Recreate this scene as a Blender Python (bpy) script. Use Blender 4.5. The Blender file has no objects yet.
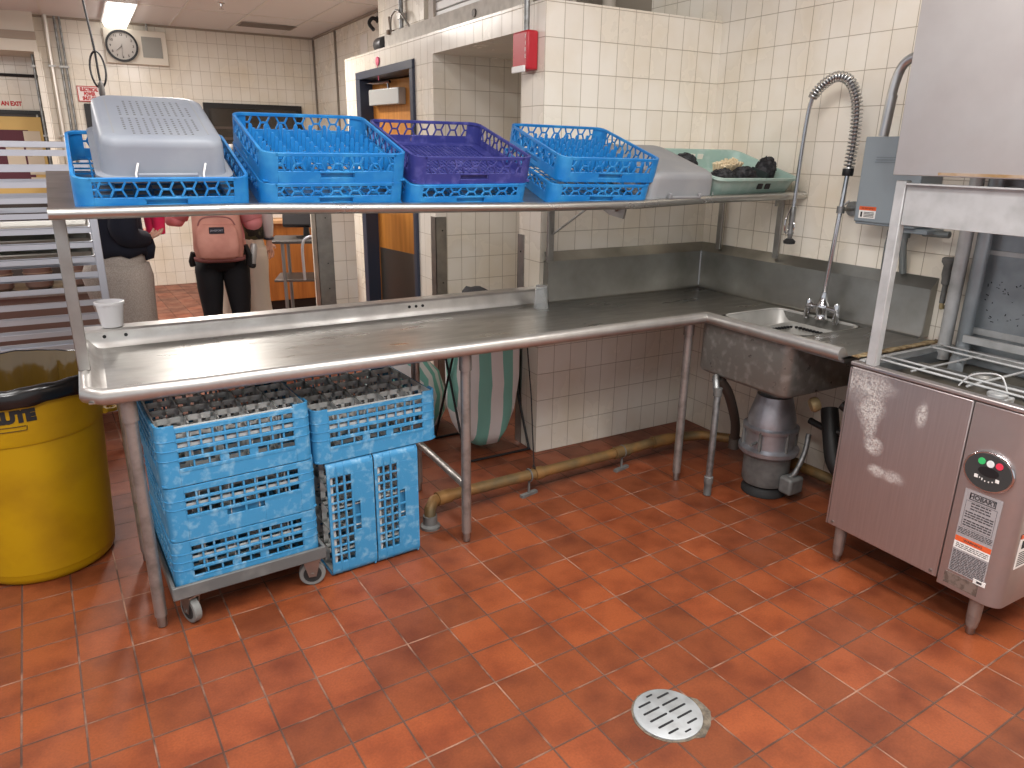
import bpy, bmesh, math, random
from mathutils import Matrix, Vector
random.seed(7)
PI = math.pi
SC = bpy.context.scene
COL = SC.collection
R_ = math.radians

# ------------------------------------------------------------------ helpers
def lin(c):
    out = []
    for v in c[:3]:
        v = v/255.0
        out.append(v/12.92 if v <= 0.04045 else ((v+0.055)/1.055)**2.4)
    return (out[0], out[1], out[2], 1.0)

MATS = {}
def mat(name, col, rough=0.5, metal=0.0, col2=None, nscale=8.0, nlo=0.45, nhi=0.65, bump=0.0, bscale=60.0,
        stretch=(1, 1, 1), spec=0.5, trans=0.0, alpha=1.0, emit=0.0, rvar=0.0, coat=0.0, ior=1.45, detail=4.0):
    if name in MATS: return MATS[name]
    m = bpy.data.materials.new(name); m.use_nodes = True
    nt = m.node_tree; N = nt.nodes; L = nt.links
    b = N['Principled BSDF']
    b.inputs['Base Color'].default_value = lin(col)
    b.inputs['Roughness'].default_value = rough
    b.inputs['Metallic'].default_value = metal
    b.inputs['Specular IOR Level'].default_value = spec
    b.inputs['IOR'].default_value = ior
    if coat: b.inputs['Coat Weight'].default_value = coat
    if trans: b.inputs['Transmission Weight'].default_value = trans
    if alpha < 1: b.inputs['Alpha'].default_value = alpha
    if emit:
        b.inputs['Emission Color'].default_value = lin(col); b.inputs['Emission Strength'].default_value = emit
    if col2 is not None or bump or rvar:
        tc = N.new('ShaderNodeTexCoord'); mp = N.new('ShaderNodeMapping')
        mp.inputs['Scale'].default_value = stretch
        L.new(tc.outputs['Object'], mp.inputs['Vector'])
        ns = N.new('ShaderNodeTexNoise'); ns.inputs['Scale'].default_value = nscale; ns.inputs['Detail'].default_value = detail
        L.new(mp.outputs['Vector'], ns.inputs['Vector'])
        if col2 is not None:
            rp = N.new('ShaderNodeMapRange'); rp.inputs['From Min'].default_value = nlo; rp.inputs['From Max'].default_value = nhi
            L.new(ns.outputs['Fac'], rp.inputs['Value'])
            mx = N.new('ShaderNodeMix'); mx.data_type = 'RGBA'
            mx.inputs['A'].default_value = lin(col); mx.inputs['B'].default_value = lin(col2)
            L.new(rp.outputs['Result'], mx.inputs['Factor']); L.new(mx.outputs['Result'], b.inputs['Base Color'])
        if rvar:
            rr = N.new('ShaderNodeMapRange'); rr.inputs['To Min'].default_value = rough-rvar; rr.inputs['To Max'].default_value = rough+rvar
            rr.inputs['From Min'].default_value = 0.3; rr.inputs['From Max'].default_value = 0.7
            L.new(ns.outputs['Fac'], rr.inputs['Value']); L.new(rr.outputs['Result'], b.inputs['Roughness'])
        if bump:
            n2 = N.new('ShaderNodeTexNoise'); n2.inputs['Scale'].default_value = bscale
            L.new(mp.outputs['Vector'], n2.inputs['Vector'])
            bp = N.new('ShaderNodeBump'); bp.inputs['Strength'].default_value = bump; bp.inputs['Distance'].default_value = 0.003
            L.new(n2.outputs['Fac'], bp.inputs['Height']); L.new(bp.outputs['Normal'], b.inputs['Normal'])
    MATS[name] = m
    return m

class MB:
    """collects shapes into one mesh"""
    def __init__(self, M=None):
        self.v = []; self.f = []; self.mi = []; self.M = M or Matrix.Identity(4); self.cur = 0
    def add(self, vs, fs):
        k = len(self.v)
        self.v += [tuple(self.M @ Vector(p)) for p in vs]
        self.f += [tuple(i+k for i in f) for f in fs]
        self.mi += [self.cur]*len(fs)
        return self
    def box(self, x0, x1, y0, y1, z0, z1):
        vs = [(x0,y0,z0),(x1,y0,z0),(x1,y1,z0),(x0,y1,z0),(x0,y0,z1),(x1,y0,z1),(x1,y1,z1),(x0,y1,z1)]
        return self.add(vs, [(3,2,1,0),(4,5,6,7),(0,1,5,4),(1,2,6,5),(2,3,7,6),(3,0,4,7)])
    def bar(self, p, q, w, h, up=(0,0,1)):
        p = Vector(p); q = Vector(q); d = (q-p).normalized(); u = Vector(up)
        s = d.cross(u)
        if s.length < 1e-6: u = Vector((0,1,0)); s = d.cross(u)
        s.normalize(); u = s.cross(d).normalized()
        s = s*(w/2); u = u*(h/2)
        vs = [p-s-u, p+s-u, p+s+u, p-s+u, q-s-u, q+s-u, q+s+u, q-s+u]
        return self.add(vs, [(3,2,1,0),(4,5,6,7),(0,1,5,4),(1,2,6,5),(2,3,7,6),(3,0,4,7)])
    def tube(self, pts, r, n=10, cap=True, closed=False):
        pts = [Vector(p) for p in pts]; m = len(pts)
        rs = r if isinstance(r, (list, tuple)) else [r]*m
        T = []
        for i in range(m):
            if closed: t = pts[(i+1) % m]-pts[i-1]
            else: t = pts[min(i+1, m-1)]-pts[max(i-1, 0)]
            T.append(t.normalized())
        a = Vector((0,0,1)) if abs(T[0].z) < 0.9 else Vector((1,0,0))
        nrm = (a-T[0]*a.dot(T[0])).normalized()
        vs = []
        for i in range(m):
            nrm = (nrm-T[i]*nrm.dot(T[i])).normalized(); bn = T[i].cross(nrm)
            for k in range(n):
                an = 2*PI*k/n
                vs.append(pts[i]+(nrm*math.cos(an)+bn*math.sin(an))*rs[i])
        fs = []
        for i in range(m if closed else m-1):
            j = (i+1) % m
            for k in range(n):
                fs.append((i*n+k, i*n+(k+1) % n, j*n+(k+1) % n, j*n+k))
        if cap and not closed:
            fs.append(tuple(range(n-1, -1, -1))); fs.append(tuple((m-1)*n+k for k in range(n)))
        return self.add(vs, fs)
    def lathe(self, prof, n=24, c=(0,0,0), fn=None, capb=True, capt=True):
        vs = []
        for (r, z) in prof:
            for k in range(n):
                an = 2*PI*k/n
                rr, zz = (r, z) if fn is None else fn(r, z, an)
                vs.append((c[0]+rr*math.cos(an), c[1]+rr*math.sin(an), c[2]+zz))
        fs = []
        m = len(prof)
        for i in range(m-1):
            for k in range(n):
                fs.append((i*n+k, i*n+(k+1) % n, (i+1)*n+(k+1) % n, (i+1)*n+k))
        if capb: fs.append(tuple(range(n-1, -1, -1)))
        if capt: fs.append(tuple((m-1)*n+k for k in range(n)))
        return self.add(vs, fs)
    def prism(self, poly, a0, a1, axis='z'):
        n = len(poly)
        def P(u, v, w):
            return (u, v, w) if axis == 'z' else ((u, w, v) if axis == 'y' else (w, u, v))
        vs = [P(u, v, a0) for u, v in poly]+[P(u, v, a1) for u, v in poly]
        fs = [tuple(range(n-1, -1, -1)), tuple(range(n, 2*n))]+[(i, (i+1) % n, n+(i+1) % n, n+i) for i in range(n)]
        return self.add(vs, fs)
    def loft(self, rings, cap=True):
        n = len(rings[0]); vs = [p for r in rings for p in r]; fs = []
        for i in range(len(rings)-1):
            for k in range(n):
                fs.append((i*n+k, i*n+(k+1) % n, (i+1)*n+(k+1) % n, (i+1)*n+k))
        if cap:
            fs.append(tuple(range(n-1, -1, -1))); fs.append(tuple((len(rings)-1)*n+k for k in range(n)))
        return self.add(vs, fs)
    def sweep(self, prof, path, cap=True):
        """prof: (offset to the right of travel, z); path: 2-D points; mitred"""
        m = len(path); P2 = [Vector((p[0], p[1])) for p in path]; rows = []
        for i in range(m):
            if i == 0: d = (P2[1]-P2[0]).normalized(); nr = Vector((d.y, -d.x)); s = 1
            elif i == m-1: d = (P2[-1]-P2[-2]).normalized(); nr = Vector((d.y, -d.x)); s = 1
            else:
                d0 = (P2[i]-P2[i-1]).normalized(); d1 = (P2[i+1]-P2[i]).normalized()
                n0 = Vector((d0.y, -d0.x)); n1 = Vector((d1.y, -d1.x)); nr = (n0+n1).normalized(); s = 1/max(0.3, nr.dot(n0))
            z0 = path[i][2] if len(path[i]) > 2 else 0
            rows.append([(P2[i].x+nr.x*o*s, P2[i].y+nr.y*o*s, z+z0) for o, z in prof])
        n = len(prof); vs = [p for r in rows for p in r]; fs = []
        for i in range(m-1):
            for k in range(n):
                fs.append((i*n+k, (i+1)*n+k, (i+1)*n+(k+1) % n, i*n+(k+1) % n))
        if cap:
            fs.append(tuple(range(n))); fs.append(tuple((m-1)*n+k for k in range(n-1, -1, -1)))
        return self.add(vs, fs)
    def ball(self, c, r, n=12, m=8):
        rx, ry, rz = r if isinstance(r, (tuple, list)) else (r, r, r)
        vs = [(c[0], c[1], c[2]-rz)]; fs = []
        for i in range(1, m):
            t = PI*i/m
            for k in range(n):
                a = 2*PI*k/n
                vs.append((c[0]+rx*math.sin(t)*math.cos(a), c[1]+ry*math.sin(t)*math.sin(a), c[2]-rz*math.cos(t)))
        vs.append((c[0], c[1], c[2]+rz)); top = len(vs)-1
        for k in range(n): fs.append((0, 1+(k+1) % n, 1+k))
        for i in range(m-2):
            for k in range(n):
                fs.append((1+i*n+k, 1+i*n+(k+1) % n, 1+(i+1)*n+(k+1) % n, 1+(i+1)*n+k))
        b = 1+(m-2)*n
        for k in range(n): fs.append((b+k, b+(k+1) % n, top))
        return self.add(vs, fs)
    def build(self, name, m, parent=None, loc=None, rot=None, bevel=0, seg=2, smooth=True, ang=40):
        me = bpy.data.meshes.new(name)
        me.from_pydata(self.v, [], self.f)
        ms = m if isinstance(m, (list, tuple)) else [m]
        for x in ms: me.materials.append(x)
        if len(ms) > 1:
            for p, i in zip(me.polygons, self.mi): p.material_index = i
        bm = bmesh.new(); bm.from_mesh(me)
        bmesh.ops.recalc_face_normals(bm, faces=bm.faces[:]); bm.to_mesh(me); bm.free()
        if smooth:
            for p in me.polygons: p.use_smooth = True
            try: me.set_sharp_from_angle(angle=R_(ang))
            except Exception: pass
        o = bpy.data.objects.new(name, me); COL.objects.link(o)
        if parent is not None: o.parent = parent
        if loc is not None: o.location = loc
        if rot is not None: o.rotation_euler = rot
        if bevel:
            md = o.modifiers.new('bevel', 'BEVEL'); md.width = bevel; md.segments = seg; md.limit_method = 'ANGLE'; md.angle_limit = R_(40)
            md.harden_normals = False
        return o

def tag(o, label=None, cat=None, group=None, kind=None):
    if label: o['label'] = label
    if cat: o['category'] = cat
    if group: o['group'] = group
    if kind: o['kind'] = kind
    return o
def thing(name, label, cat, loc=(0,0,0), rz=0, group=None, M=None):
    o = bpy.data.objects.new(name, None); COL.objects.link(o); o.empty_display_size = 0.05
    o.location = loc; o.rotation_euler = (0, 0, rz)
    if M is not None: o.matrix_world = M
    return tag(o, label, cat, group)
def structure(o): o['kind'] = 'structure'; return o
def kids(o): return [c for c in bpy.data.objects if c.parent == o]
def dup(root, M=None, label=None, group=None):
    def cp(o, par):
        c = o.copy(); COL.objects.link(c); c.parent = par
        for k in kids(o): cp(k, c)
        return c
    r = root.copy(); COL.objects.link(r)
    for k in kids(root): cp(k, r)
    if M is not None: r.matrix_world = M
    if label: r['label'] = label
    if group: r['group'] = group
    return r
def rrect(x0, x1, y0, y1, r, n=5):
    out = []
    for cx, cy, a0 in ((x1-r, y1-r, 0), (x0+r, y1-r, 90), (x0+r, y0+r, 180), (x1-r, y0+r, 270)):
        for k in range(n+1):
            a = R_(a0+90*k/n); out.append((cx+r*math.cos(a), cy+r*math.sin(a)))
    return out
def bez(p0, p1, p2, p3, n=12):
    p0, p1, p2, p3 = map(Vector, (p0, p1, p2, p3))
    return [p0*(1-t)**3+p1*3*t*(1-t)**2+p2*3*t*t*(1-t)+p3*t**3 for t in [i/n for i in range(n+1)]]
def smooth_path(pts, n=6):
    """Catmull-Rom through points"""
    P = [Vector(p) for p in pts]; out = []
    for i in range(len(P)-1):
        a = P[max(i-1, 0)]; b = P[i]; c = P[i+1]; d = P[min(i+2, len(P)-1)]
        for k in range(n):
            t = k/n
            out.append(0.5*((2*b)+(c-a)*t+(2*a-5*b+4*c-d)*t*t+(-a+3*b-3*c+d)*t**3))
    out.append(P[-1]); return out
def text_polys(s, size, align='CENTER', bold=0.0):
    cu = bpy.data.curves.new('txt', 'FONT'); cu.body = s; cu.size = size; cu.align_x = align; cu.align_y = 'CENTER'; cu.offset = bold; cu.resolution_u = 3
    o = bpy.data.objects.new('txt', cu); COL.objects.link(o)
    dg = bpy.context.evaluated_depsgraph_get()
    me = bpy.data.meshes.new_from_object(o.evaluated_get(dg))
    vs = [tuple(v.co) for v in me.vertices]; fs = [tuple(p.vertices) for p in me.polygons]
    bpy.data.objects.remove(o); bpy.data.curves.remove(cu); bpy.data.meshes.remove(me)
    return vs, fs
def text_to(mb, s, size, fn, align='CENTER', bold=0.0):
    """fn maps flat letter (x, y) to a 3-D point"""
    vs, fs = text_polys(s, size, align, bold)
    if vs: mb.add([fn(x, y) for x, y, z in vs], fs)
    return mb
def skin_mesh(name, V, E, Rd, m, parent=None, sub=1, root=0):
    me = bpy.data.meshes.new(name); me.from_pydata([tuple(v) for v in V], E, [])
    o = bpy.data.objects.new(name, me); COL.objects.link(o)
    md = o.modifiers.new('skin', 'SKIN'); md.use_smooth_shade = True; md.branch_smoothing = 0.6
    if not me.skin_vertices: me.skin_vertices.new()
    for i, r in enumerate(Rd):
        sv = me.skin_vertices[0].data[i]
        sv.radius = r if isinstance(r, tuple) else (r, r); sv.use_root = (i == root)
    s2 = o.modifiers.new('sub', 'SUBSURF'); s2.levels = sub; s2.render_levels = sub
    dg = bpy.context.evaluated_depsgraph_get(); dg.update()
    me2 = bpy.data.meshes.new_from_object(o.evaluated_get(dg))
    bpy.data.objects.remove(o); bpy.data.meshes.remove(me)
    me2.name = name; me2.materials.clear(); me2.materials.append(m)
    for p in me2.polygons: p.use_smooth = True
    o = bpy.data.objects.new(name, me2); COL.objects.link(o)
    if parent is not None: o.parent = parent
    return o

# ------------------------------------------------------------------ materials
def tile_mat(name, c1, c2, grout, bw, bh, mortar, offset=(0, 0), rough=0.25, wall=True, rotz=0.0, stain=None, bumpd=0.0015, tone=None):
    m = bpy.data.materials.new(name); m.use_nodes = True
    nt = m.node_tree; N = nt.nodes; L = nt.links; b = N['Principled BSDF']
    ge = N.new('ShaderNodeNewGeometry')
    if wall:
        sp = N.new('ShaderNodeSeparateXYZ'); L.new(ge.outputs['Position'], sp.inputs[0])
        ad = N.new('ShaderNodeMath'); ad.operation = 'ADD'; L.new(sp.outputs['X'], ad.inputs[0]); L.new(sp.outputs['Y'], ad.inputs[1])
        cb = N.new('ShaderNodeCombineXYZ'); L.new(ad.outputs[0], cb.inputs['X']); L.new(sp.outputs['Z'], cb.inputs['Y'])
        src = cb.outputs[0]
    else:
        src = ge.outputs['Position']
    m1 = N.new('ShaderNodeMapping'); m1.inputs['Location'].default_value = (-offset[0], -offset[1], 0); L.new(src, m1.inputs['Vector'])
    m2 = N.new('ShaderNodeMapping'); m2.inputs['Rotation'].default_value = (0, 0, -rotz); L.new(m1.outputs[0], m2.inputs['Vector'])
    br = N.new('ShaderNodeTexBrick'); br.offset = 0; br.squash = 1
    br.inputs['Scale'].default_value = 1; br.inputs['Mortar Size'].default_value = mortar; br.inputs['Mortar Smooth'].default_value = 0.3
    br.inputs['Brick Width'].default_value = bw; br.inputs['Row Height'].default_value = bh
    br.inputs['Color1'].default_value = lin(c1); br.inputs['Color2'].default_value = lin(c2); br.inputs['Mortar'].default_value = lin(grout)
    L.new(m2.outputs[0], br.inputs['Vector'])
    colout = br.outputs['Color']
    ns = N.new('ShaderNodeTexNoise'); ns.inputs['Scale'].default_value = 7 if not wall else 3; ns.inputs['Detail'].default_value = 5
    L.new(ge.outputs['Position'], ns.inputs['Vector'])
    mr = N.new('ShaderNodeMapRange'); mr.inputs['From Min'].default_value = 0.42; mr.inputs['From Max'].default_value = 0.72
    L.new(ns.outputs['Fac'], mr.inputs['Value'])
    if tone:
        mx = N.new('ShaderNodeMix'); mx.data_type = 'RGBA'; mx.blend_type = 'MULTIPLY'; mx.inputs['B'].default_value = lin(tone)
        L.new(colout, mx.inputs['A']); L.new(mr.outputs[0], mx.inputs['Factor']); colout = mx.outputs['Result']
    if not wall:
        # pale scum along some of the joints and fine speckle
        n3 = N.new('ShaderNodeTexNoise'); n3.inputs['Scale'].default_value = 5.5; n3.inputs['Detail'].default_value = 3
        L.new(ge.outputs['Position'], n3.inputs['Vector'])
        r3 = N.new('ShaderNodeMapRange'); r3.inputs['From Min'].default_value = 0.50; r3.inputs['From Max'].default_value = 0.64
        L.new(n3.outputs['Fac'], r3.inputs['Value'])
        mu = N.new('ShaderNodeMath'); mu.operation = 'MULTIPLY'; L.new(br.outputs['Fac'], mu.inputs[0]); L.new(r3.outputs[0], mu.inputs[1])
        mx2 = N.new('ShaderNodeMix'); mx2.data_type = 'RGBA'; mx2.inputs['B'].default_value = lin((150, 112, 92))
        L.new(colout, mx2.inputs['A']); L.new(mu.outputs[0], mx2.inputs['Factor']); colout = mx2.outputs['Result']
        n4 = N.new('ShaderNodeTexNoise'); n4.inputs['Scale'].default_value = 140; n4.inputs['Detail'].default_value = 1
        L.new(ge.outputs['Position'], n4.inputs['Vector'])
        r4 = N.new('ShaderNodeMapRange'); r4.inputs['From Min'].default_value = 0.3; r4.inputs['From Max'].default_value = 0.7
        r4.inputs['To Min'].default_value = 0.88; r4.inputs['To Max'].default_value = 1.1
        L.new(n4.outputs['Fac'], r4.inputs['Value'])
        mx3 = N.new('ShaderNodeMix'); mx3.data_type = 'RGBA'; mx3.blend_type = 'MULTIPLY'; mx3.inputs['Factor'].default_value = 1
        L.new(colout, mx3.inputs['A']); L.new(r4.outputs[0], mx3.inputs['B']); colout = mx3.outputs['Result']
    L.new(colout, b.inputs['Base Color'])
    rr = N.new('ShaderNodeMapRange'); rr.inputs['To Min'].default_value = rough; rr.inputs['To Max'].default_value = rough+0.18
    rr.inputs['From Min'].default_value = 0.3; rr.inputs['From Max'].default_value = 0.7
    L.new(ns.outputs['Fac'], rr.inputs['Value'])
    ma = N.new('ShaderNodeMath'); ma.operation = 'MAXIMUM'; L.new(rr.outputs[0], ma.inputs[0])
    mm = N.new('ShaderNodeMath'); mm.operation = 'MULTIPLY'; mm.inputs[1].default_value = 0.8; L.new(br.outputs['Fac'], mm.inputs[0]); L.new(mm.outputs[0], ma.inputs[1])
    L.new(ma.outputs[0], b.inputs['Roughness'])
    inv = N.new('ShaderNodeMath'); inv.operation = 'SUBTRACT'; inv.inputs[0].default_value = 1; L.new(br.outputs['Fac'], inv.inputs[1])
    bp = N.new('ShaderNodeBump'); bp.inputs['Strength'].default_value = 0.7; bp.inputs['Distance'].default_value = bumpd
    L.new(inv.outputs[0], bp.inputs['Height'])
    if not wall:
        bp2 = N.new('ShaderNodeBump'); bp2.inputs['Strength'].default_value = 0.25; bp2.inputs['Distance'].default_value = 0.004
        n5 = N.new('ShaderNodeTexNoise'); n5.inputs['Scale'].default_value = 14; L.new(ge.outputs['Position'], n5.inputs['Vector'])
        L.new(n5.outputs['Fac'], bp2.inputs['Height']); L.new(bp.outputs[0], bp2.inputs['Normal']); L.new(bp2.outputs[0], b.inputs['Normal'])
    else:
        L.new(bp.outputs[0], b.inputs['Normal'])
    return m

M_FLOOR = tile_mat('quarry_tile', (146, 75, 42), (118, 62, 36), (88, 63, 52), 0.159, 0.159, 0.0032, (-1.8972, -1.3459), 0.33, False, R_(2.738), bumpd=0.003, tone=(196, 176, 160))
M_TILE = tile_mat('glazed_wall_tile', (234, 228, 216), (229, 222, 209), (168, 156, 138), 0.107, 0.1523, 0.0017, (-1.125, 0), 0.16, True, tone=(243, 238, 228))
M_STEEL = mat('brushed_steel', (205, 205, 205), 0.32, 1.0, (182, 182, 180), 5, 0.35, 0.7, 0.05, 30, (1, 1, 1), rvar=0.10)
M_STEELT = mat('table_steel', (192, 191, 187), 0.33, 0.97, (162, 161, 156), 4, 0.35, 0.7, 0, 9, (1, 4, 1), rvar=0.08)
M_RIM = mat('rolled_rim_steel', (196, 194, 190), 0.36, 0.8, (172, 168, 164), 9, 0.35, 0.7, rvar=0.06)
M_SPL = mat('splash_steel', (158, 157, 152), 0.38, 0.95, (134, 133, 127), 5, 0.35, 0.7, rvar=0.08)
M_BOWL = mat('bowl_steel', (196, 194, 188), 0.36, 0.2, (176, 174, 168), 9, 0.35, 0.7)
M_STEELD = mat('dull_steel', (168, 166, 162), 0.42, 1.0, (138, 136, 132), 7, 0.35, 0.7, 0.08, 40, rvar=0.1)
M_LEG = mat('worn_leg_steel', (160, 156, 152), 0.40, 0.72, (122, 116, 110), 14, 0.45, 0.7, rvar=0.1)
M_CHROME = mat('chrome', (205, 205, 208), 0.10, 1.0)
M_GALV = mat('galvanised_pipe', (150, 152, 152), 0.45, 0.85, (112, 110, 106), 25, 0.4, 0.7)
M_ALU = mat('aluminium_rack', (190, 192, 200), 0.42, 0.75)
M_BLUE = mat('blue_rack_plastic', (24, 114, 182), 0.42, 0, (58, 142, 196), 14, 0.45, 0.75, 0.1, 90)
M_BLUEW = mat('chalky_blue_plastic', (58, 134, 180), 0.5, 0, (130, 174, 200), 34, 0.52, 0.8, 0.15, 120)
M_PURP = mat('indigo_rack_plastic', (50, 54, 122), 0.5, 0, (92, 92, 156), 26, 0.52, 0.8, 0.15, 120)
M_GREYP = mat('grey_divider_plastic', (186, 188, 184), 0.5, 0, (206, 207, 203), 12, 0.5, 0.75)
M_DOLLY = mat('grey_dolly_plastic', (92, 94, 94), 0.5, 0, (112, 113, 112), 12, 0.5, 0.75)
M_TUBL = mat('light_grey_tub', (126, 132, 142), 0.45, 0, (136, 142, 150), 6, 0.45, 0.7)
M_TUBD = mat('mid_grey_tub', (128, 129, 131), 0.5, 0, (138, 138, 138), 6, 0.45, 0.7)
M_SAGE = mat('sage_bin_plastic', (156, 182, 172), 0.45, 0, (172, 192, 184), 20, 0.5, 0.7)
M_YEL = mat('yellow_can_plastic', (182, 142, 0), 0.5, 0, (160, 120, 0), 5, 0.45, 0.75, 0.1, 200)
M_LINER = mat('black_liner', (24, 22, 22), 0.22, 0, spec=0.6)
M_CLEARL = mat('clear_liner', (92, 70, 26), 0.12, 0, spec=1.0)
M_BLACK = mat('black_plastic', (24, 24, 26), 0.45)
M_RUBBER = mat('black_rubber', (38, 38, 38), 0.7)
M_WHEEL = mat('grey_wheel', (120, 122, 120), 0.55)
M_WHITE = mat('white_paint', (232, 230, 226), 0.5)
M_CREAM = mat('cream_paint', (214, 206, 192), 0.6)
M_WOOD = mat('oak_veneer', (200, 136, 62), 0.4, 0, (176, 112, 46), 3, 0.35, 0.7, 0.04, 30, (9, 9, 0.7))
M_WOODD = mat('counter_wood', (168, 104, 48), 0.4, 0, (140, 82, 36), 3, 0.35, 0.7, 0.04, 30, (8, 8, 0.8))
M_NAVY = mat('navy_door_frame', (52, 58, 74), 0.4)
M_DARK = mat('dark_opening', (26, 26, 28), 0.5)
M_GLASSD = mat('dark_glass', (44, 38, 34), 0.08, spec=0.7)
M_RED = mat('red_enamel', (178, 34, 46), 0.35)
M_REDT = mat('red_ink', (190, 40, 46), 0.6)
M_SIGN = mat('sign_white', (236, 226, 222), 0.5)
M_BRASS = mat('weathered_brass_pipe', (140, 104, 60), 0.55, 0.35, (96, 84, 60), 7, 0.4, 0.65, 0.2, 60)
M_GREYBOX = mat('grey_enamel', (138, 148, 154), 0.4, 0, (128, 138, 144), 4, 0.4, 0.7)
M_ORANGE = mat('orange_label', (222, 96, 50), 0.5)
M_INK = mat('black_ink', (30, 30, 32), 0.6)
M_LABEL = mat('silver_label', (172, 170, 172), 0.4, 0.2)
M_CAST = mat('cast_aluminium', (176, 178, 184), 0.42, 0.8, (146, 146, 150), 12, 0.4, 0.7, 0.1, 40)
M_CASTG = mat('grey_cast_iron', (118, 118, 116), 0.6, 0.3, (90, 90, 88), 16, 0.4, 0.7, 0.2, 60)
M_CEIL = mat('ceiling_panel', (222, 219, 218), 0.8)
M_GRID = mat('ceiling_grid', (218, 214, 208), 0.5)
M_LAMP = mat('lit_diffuser', (255, 252, 246), 0.5, emit=3.5)
# ------------------------------------------------------------------ camera
cam = bpy.data.cameras.new('camera'); camo = bpy.data.objects.new('camera', cam); COL.objects.link(camo)
Rr = ((0.8679212597554382, -0.4965372261273773, 0.012785536135139997), (-0.14179031464994973, -0.27234766040141933, -0.9516944144762758), (0.47603381553835167, 0.8241829499228935, -0.30678049403506025))
camo.matrix_world = Matrix(((Rr[0][0], -Rr[1][0], -Rr[2][0], -3.1304638), (Rr[0][1], -Rr[1][1], -Rr[2][1], -3.1999393), (Rr[0][2], -Rr[1][2], -Rr[2][2], 1.6195331), (0, 0, 0, 1)))
cam.sensor_width = 36; cam.lens = 726.6/1024*36; cam.clip_start = 0.05
SC.camera = camo
SC.view_settings.view_transform = 'Standard'; SC.view_settings.look = 'None'; SC.view_settings.gamma = 1; SC.view_settings.use_curve_mapping = False
SC.view_settings.exposure = 0.08

# ------------------------------------------------------------------ the room
def wallbox(name, x0, x1, y0, y1, z0, z1, m=None):
    return structure(MB().box(x0, x1, y0, y1, z0, z1).build(name, m or M_TILE, smooth=False))
structure(MB().box(-9, 2.5, -7, 12, -0.12, 0).build('floor', M_FLOOR, smooth=False))
wallbox('wall_back', -1.125, 0.0, 0, 0.22, 0, 2.295)
wallbox('wall_right', 0.0, 0.2, -6.0, 0.6, 0, 3.2)
# passage block seen behind the dish table: alcove, door, ledge at 2.3 m
wallbox('wall_alcove_far', -1.125, 0.6, 1.31, 1.60, 0, 2.18)
wallbox('wall_alcove_end', 0.4, 0.6, 0.22, 1.31, 0, 2.18)
hb = MB().box(-1.125, 0.6, 0.22, 2.72, 2.18, 2.30); hb.box(-1.125, 0.6, 2.72, 3.07, 2.18, 2.30)
structure(hb.build('wall_passage_header', M_TILE, smooth=False))
wallbox('wall_door_side', -1.125, 0.6, 2.72, 3.07, 0, 2.18)
wallbox('wall_behind_door', 0.3, 0.5, 1.60, 2.72, 0, 2.18, M_CREAM)
wallbox('wall_partition', -1.60, -1.295, 2.50, 2.66, 0, 1.52)
# far room
wallbox('wall_far', -3.32, -0.2, 6.506, 6.7, 0, 2.893)
wallbox('wall_far_right', -0.407, -0.2, 3.07, 6.506, 0, 2.893)
wallbox('wall_far_left', -6.5, -3.32, 7.05, 7.25, 0, 2.56)
wallbox('wall_bulkhead', -6.5, -3.32, 6.36, 7.25, 2.52, 2.893, M_CREAM)
wallbox('wall_column', -3.36, -3.30, 6.36, 7.05, 0, 2.52)
# upper storey of the block, above the ledge
wallbox('wall_upper_pier', -1.0, -0.6, 1.72, 2.58, 2.30, 3.2)
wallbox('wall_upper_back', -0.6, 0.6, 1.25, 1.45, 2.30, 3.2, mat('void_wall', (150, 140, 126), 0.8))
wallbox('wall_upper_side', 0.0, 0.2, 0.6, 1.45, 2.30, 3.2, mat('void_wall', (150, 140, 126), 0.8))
structure(MB().box(-1.04, -0.98, 0.36, 2.36, 2.30, 2.415).build('trim_1', mat('concrete_sill', (206, 200, 190), 0.8, 0, (188, 182, 172), 20, 0.4, 0.7), smooth=False))
# ceilings
CZ = 2.893
structure(MB().box(-9, -1.0, 2.72, 9, CZ, CZ+0.1).box(-1.0, 0.0, 2.72, 6.7, CZ, CZ+0.1).build('ceiling', M_CEIL, smooth=False))
structure(MB().box(-9, 0.2, -7, 0.0, 3.2, 3.3).box(-9, -1.05, 0.0, 2.72, 3.2, 3.3).build('ceiling_kitchen', M_CEIL, smooth=False))
g = MB()
for x in (-5.68, -5.07, -4.46, -3.85, -3.24, -2.63, -2.02, -1.41, -0.80): g.box(x-0.012, x+0.012, 2.72, 6.5, CZ-0.006, CZ+0.01)
for y in (2.80, 4.02, 5.24, 6.46): g.box(-9, -0.41, y-0.012, y+0.012, CZ-0.0055, CZ+0.01)
structure(g.build('trim_2', M_GRID, smooth=False))
structure(MB().box(-3.32, -0.407, 6.47, 6.506, CZ-0.025, CZ-0.004).box(-0.43, -0.407, 3.07, 6.48, CZ-0.025, CZ-0.004).build('trim_3', mat('ceiling_angle', (150, 138, 124), 0.6), smooth=False))
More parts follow.
